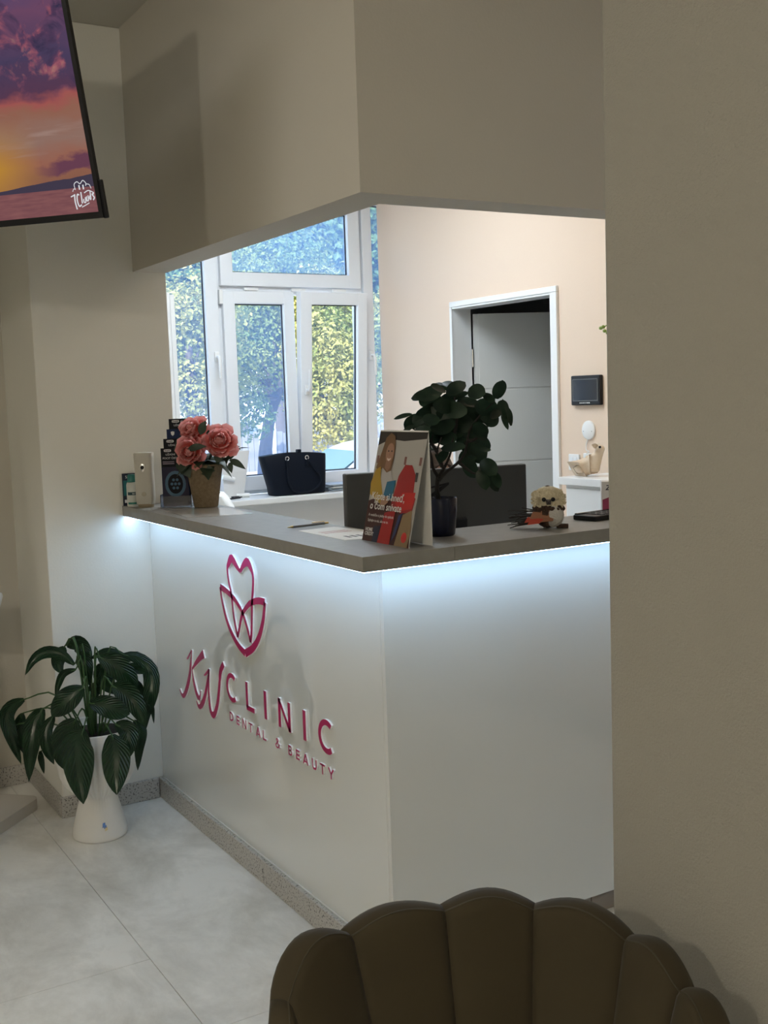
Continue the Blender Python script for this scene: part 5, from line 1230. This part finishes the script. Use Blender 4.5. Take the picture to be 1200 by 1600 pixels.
# ================================================================== OUTSIDE
fv = Vector((math.sin(.42), math.cos(.42), 0))
ASPH = mat('pale_ground', (.55, .53, .48), .9, col2=(.42, .40, .36), nscale=.8)
g = B()
gp = [(-30, 6.45, -.30), (40, 6.45, -.30), (40, 12.0, -.25), (-30, 12.0, -.25), (40, 60, 2.6), (-30, 60, 2.6)]
g.add(gp, [(0, 1, 2, 3), (3, 2, 4, 5)]); struct(g.build('ground', ASPH, recenter=False))
def gz(y): return -.25+(y-12)*(2.85/48) if y > 12 else -.28
TRUNK = mat('tree_bark', (.085, .07, .06), .9, bump=.8, bscale=14)
FOL = [leafmat('foliage_sunny', (.16, .22, .05), (.40, .36, .11), .6, .35, 1.1), leafmat('foliage_green', (.10, .19, .05), (.26, .29, .07), .6, .35, 1.0), leafmat('foliage_shaded', (.06, .14, .06), (.12, .20, .07), .6, .35, .7)]  # sunlit yellow and background shade are put into these leaf colours
def tree(label, trunk, clumps, m, leaf=.052, dens=4200, seed=1, r0=.10, group='trees beyond the window'):
    T_ = [Vector(p) for p in trunk]; rt = thing('tree', label, 'tree', (T_[0].x, T_[0].y, gz(T_[0].y)), group)
    T_[0].z = gz(T_[0].y)-.05
    Q = spline(T_, 14); B().tube(Q, [r0*(1.25-.75*i/14) for i in range(15)], 10).build('trunk', TRUNK, rt, smooth=True)
    rg = random.Random(seed); vs = []; fs = []
    top = Q[-1]
    for (c, r) in clumps:
        c = Vector(c)
        B().tube(spline([Q[9], Q[9].lerp(c, .5)+Vector((0, 0, .1)), c], 6), [r0*.45, r0*.4, r0*.34, r0*.28, r0*.22, r0*.15, r0*.1], 6).build('branch', TRUNK, rt, smooth=True)
        for i in range(int(r*r*dens)):
            z = rg.uniform(-1, 1); a = rg.uniform(0, 2*PI); s_ = math.sqrt(1-z*z); d_ = Vector((s_*math.cos(a), s_*math.sin(a), z))
            lump = 1+.28*mnoise.noise(d_*2.3+c)+.14*mnoise.noise(d_*6+c)
            p = c+d_*r*lump*(rg.random()**.22)
            n_ = (d_+Vector((rg.gauss(0, .6), rg.gauss(0, .6), rg.gauss(0, .6)+.35))).normalized(); t_ = n_.orthogonal().normalized(); a = rg.uniform(0, 6.28)
            t_ = (Matrix.Rotation(a, 3, n_) @ t_); b_ = n_.cross(t_); L = leaf*rg.uniform(.7, 1.3)
            k = len(vs); vs += [p-t_*L*.6, p+b_*L*.42-t_*L*.05+n_*L*.12, p+t_*L*.75, p-b_*L*.42-t_*L*.05+n_*L*.12]; fs.append((k, k+1, k+2, k+3))
    me = bpy.data.meshes.new('foliage'); me.from_pydata([tuple(v-rt.location) for v in vs], [], fs); me.materials.append(m)
    o = bpy.data.objects.new('foliage', me); COL.objects.link(o); o.location = rt.location; adopt(o, rt); o['kind'] = 'stuff'
tree('sunlit tree with a leaning forked trunk, behind the left casement', [(7.50, 16.45, 0.41), (7.58, 16.45, 0.84), (7.70, 16.45, 1.40), (7.87, 16.40, 1.85), (8.15, 16.60, 2.89)],
     [((7.54, 16.62, 2.02), 0.55), ((6.86, 15.81, 1.62), 0.45), ((7.03, 15.67, 1.37), 0.35), ((8.20, 16.99, 2.50), 0.80), ((7.68, 17.34, 2.94), 0.90), ((8.16, 17.15, 3.67), 1.10), ((8.22, 16.56, 1.95), 0.45), ((8.52, 16.87, 3.12), 0.80), ((7.12, 16.90, 2.29), 0.70)], FOL[1], seed=2)
tree('yellow green sunlit tree behind the right casement', [(9.14, 16.64, 0.37), (9.18, 16.67, 0.86), (9.20, 16.73, 1.40), (9.20, 16.83, 2.27)],
     [((7.99, 15.23, 2.40), 0.62), ((8.25, 15.02, 2.00), 0.62), ((7.97, 15.14, 1.62), 0.60), ((8.29, 14.93, 1.42), 0.50), ((7.89, 15.14, 1.19), 0.38), ((8.18, 14.96, 1.11), 0.30), ((8.75, 15.98, 2.74), 0.70), ((8.56, 16.14, 3.06), 0.70), ((8.98, 15.79, 2.22), 0.70), ((9.30, 15.55, 1.80), 0.60), ((9.35, 15.62, 2.62), 0.70)], FOL[0], seed=3)
tree('bright bushy tree at the left edge of the window', [(5.44, 14.19, 0.61), (5.49, 14.21, 1.08), (5.52, 14.27, 1.68), (5.54, 14.34, 2.36)],
     [((5.46, 14.32, 1.77), 0.42), ((5.31, 14.43, 1.95), 0.40), ((5.61, 14.21, 1.59), 0.30), ((5.66, 14.87, 2.48), 0.60), ((6.15, 15.21, 2.86), 0.70), ((5.51, 14.99, 2.75), 0.60), ((5.04, 14.60, 2.04), 0.60), ((5.03, 15.27, 2.77), 0.80)], FOL[0], seed=4)
bgt = [([(9.32, 23.51, 0.09), (9.37, 23.65, 1.44), (9.42, 23.78, 2.87), (9.40, 23.95, 4.15)], [((9.49, 24.02, 5.15), 2.00), ((9.87, 23.64, 3.85), 1.50), ((8.68, 24.40, 4.32), 1.80)]),
       ([(10.79, 22.63, 0.03), (10.84, 22.77, 1.38), (10.90, 22.90, 2.81), (10.88, 23.07, 4.10)], [((10.97, 23.15, 5.23), 2.00), ((10.81, 23.65, 3.72), 1.60), ((11.53, 22.73, 4.50), 1.50)]),
       ([(12.63, 22.70, -0.09), (12.68, 22.84, 1.32), (12.74, 22.98, 2.80), (12.72, 23.15, 4.14)], [((12.80, 23.23, 5.18), 2.10), ((13.07, 22.89, 3.68), 1.60), ((13.90, 22.50, 4.54), 2.00)]),
       ([(7.77, 25.60, 0.10), (7.83, 25.74, 1.51), (7.88, 25.88, 2.99), (7.86, 26.05, 4.33)], [((7.90, 26.08, 4.77), 2.40), ((8.14, 25.73, 2.98), 1.80), ((7.06, 26.48, 3.92), 2.20)]),
       ([(14.93, 21.32, -0.18), (14.98, 21.46, 1.23), (15.04, 21.61, 2.71), (15.02, 21.78, 4.05)], [((15.08, 21.83, 4.79), 2.40), ((14.81, 21.78, 3.02), 2.00), ((16.03, 21.16, 3.86), 2.30)]),
       ([(12.45, 23.97, -0.13), (12.50, 24.11, 1.34), (12.56, 24.26, 2.88), (12.54, 24.44, 4.26)], [((12.80, 24.66, 7.34), 2.60), ((11.48, 25.46, 7.54), 2.60), ((14.24, 23.78, 7.13), 2.60)])]
nms = ['tall shade-darkened green tree high behind the left pane', 'tall shade-darkened green tree in the middle distance above the casements', 'tall shade-darkened green tree behind the right mullion', 'tall tree beyond the left end of the window', 'tall tree hidden behind the pink wall', 'tallest tree rising above the top window pane']
for i, (tk, cl_) in enumerate(bgt):
    tree(nms[i], tk, cl_, FOL[2], leaf=.13, dens=1100, seed=20+i, r0=.22)
# board fence, shed, gate
FEN = mat('weathered_boards', (.20, .20, .21), .85, col2=(.28, .27, .27), nscale=4)
fe = thing('board_fence', 'grey weathered board fence beyond the trees', 'fence', (9.5, 20.0, gz(20)))
x = 5.6
fm = None
while x < 13.6:
    h_ = .78+.06*math.sin(x*7)
    o = bx('board', (x, 20.0, gz(20)-.05), (x+.115, 20.025, gz(20)+h_), FEN, fe); x += .125
for z in (.2, .6): bx('rail', (5.6, 20.03, gz(20)+z), (13.6, 20.07, gz(20)+z+.07), FEN, fe)
sh = thing('garden_shed', 'low shed with pale corrugated roof behind the board fence', 'shed', (8.2, 22.5, gz(22.5)))
bx('shed_wall', (6.9, 21.6, gz(22)-.2), (9.6, 23.6, 1.16), mat('shed_wall', (.42, .40, .38), .9), sh)
rf = B()
for k in range(30):
    x0 = 6.7+3.1*k/30; x1 = 6.7+3.1*(k+1)/30; zz = .02 if k % 2 else 0
    rf.add([(x0, 21.3, 1.16+zz), (x1, 21.3, 1.18-zz), (x1, 23.8, 1.52-zz), (x0, 23.8, 1.50+zz), (x0, 21.3, 1.13+zz), (x1, 21.3, 1.15-zz), (x1, 23.8, 1.49-zz), (x0, 23.8, 1.47+zz)], [(0, 1, 2, 3), (7, 6, 5, 4), (0, 4, 5, 1), (2, 6, 7, 3)])
rf.build('roof', mat('pale_roof', (.62, .63, .65), .6), sh)
bx('door', (8.0, 21.57, gz(22)), (8.6, 21.60, 1.0), FEN, sh)
h2 = thing('neighbour_house', 'pale house with grey roof far behind the left tree', 'house', (7.5, 30, gz(30)))
bx('wall', (5.0, 30, 0), (9.0, 34, 1.75), mat('house_wall', (.70, .68, .64), .9), h2)
B().prism([(4.7, 1.7), (9.3, 1.7), (7.0, 2.5)], 29.7, 34.3, lambda x, y, a: (x, a, y)).build('roof', mat('slate_roof', (.36, .38, .42), .8), h2)
for x in (5.6, 7.6): w0 = bx('window', (x, 29.95, .7), (x+.8, 30, 1.4), PVC, h2); bx('pane', (x+.06, 29.93, .76), (x+.74, 29.95, 1.34), SCREENB, w0)
ga = thing('garden_gate', 'white garden gate frame standing in the fence gap', 'gate', (9.2, 19.7, gz(19.7)))
for x in (8.95, 9.22): bx('gate_post', (x, 19.65, gz(19.7)-.05), (x+.06, 19.71, gz(19.7)+.95), WHITE, ga)
for z in (.3, .85): bx('gate_rail', (8.99, 19.66, gz(19.7)+z), (9.25, 19.70, gz(19.7)+z+.06), WHITE, ga)
# white car parked on the street
cr = thing('parked_car', 'white parked car seen through the lower right casement', 'car', (6.75, 11.3, -.36))
CARW = mat('car_white', (.50, .52, .55), .3, coat=.5); CGL = mat('car_glass', (.12, .20, .22), .08)
prof = [(-2.05, .30), (-2.1, .62), (-1.95, .80), (-1.15, .93), (-.45, 1.36), (.15, 1.45), (1.0, 1.42), (1.75, 1.02), (2.05, .92), (2.12, .6), (2.08, .30)]
ox_, oy_, oz_ = 6.75, 11.3, -.36; ca = math.radians(-8)
def cp(x, y, z): return (ox_+x*math.cos(ca)-y*math.sin(ca), oy_+x*math.sin(ca)+y*math.cos(ca), oz_+z)
rings = []
for yv, sc, in_ in ((-.86, .0, 0), (-.88, .0, 0), (-.70, 1, 0), (0, 1.0, 0), (.70, 1, 0), (.88, 0, 0), (.86, 0, 0)):
    ring = []
    for v in spline([Vector((a, b, 0)) for a, b in prof], 44):
        z = v.y; 
        if sc == 0 and z > .9: z = .9+(z-.9)*.05
        ring.append(cp(v.x*(1 if abs(yv) < .87 else .985), yv, z))
    rings.append(ring)
loft(B(), rings).build('body', CARW, cr, smooth=True)
# greenhouse glazing on both sides, windscreens
for s_ in (-1, 1):
    b = B(); pts = [(-1.0, .95), (-.42, 1.31), (.15, 1.39), (.95, 1.36), (1.55, 1.02), (1.5, .95)]
    v0 = [cp(x, s_*(.885-.27*max(0, (z-.9)/.5)), z) for x, z in pts]; v1 = [cp(x, s_*(.86-.27*max(0, (z-.9)/.5)), z) for x, z in pts]
    n_ = len(pts); b.add(v0+v1, [tuple(range(n_)), tuple(reversed(range(n_, 2*n_)))]+[(i, (i+1) % n_, n_+(i+1) % n_, n_+i) for i in range(n_)]); b.build('side_window', CGL, cr)
for xa, za, xb, zb_ in ((-1.12, .955, -.50, 1.345), (1.05, 1.405, 1.70, 1.065)):
    b = B(); off = Vector((-.01 if xa < 0 else .012, 0, .012)); b.add([cp(xa+off.x, -.74, za+.012), cp(xb+off.x, -.60, zb_+.012), cp(xb+off.x, .60, zb_+.012), cp(xa+off.x, .74, za+.012)], [(0, 1, 2, 3)]); b.add([cp(xa, -.74, za), cp(xb, -.60, zb_), cp(xb, .60, zb_), cp(xa, .74, za)], [(3, 2, 1, 0)]); b.build('windscreen', CGL, cr)
for x in (-1.35, 1.35):
    for y in (-.80, .80):
        c_ = Vector(cp(x, y, .31)); B().lathe([(.02, -.1), (.30, -.1), (.31, -.06), (.31, .06), (.30, .1), (.02, .1)], (0, 0, 0), 24, M=Matrix.Translation(c_) @ Matrix.Rotation(ca, 4, 'Z') @ Matrix.Rotation(PI/2, 4, 'X')).build('wheel', BLACK, cr, smooth=True)
for y in (-.62, .62): B().sphere(cp(-2.02, y, .68), (.06, .16, .09), seg=12, rings=8).build('headlight', CHROME, cr, smooth='all')
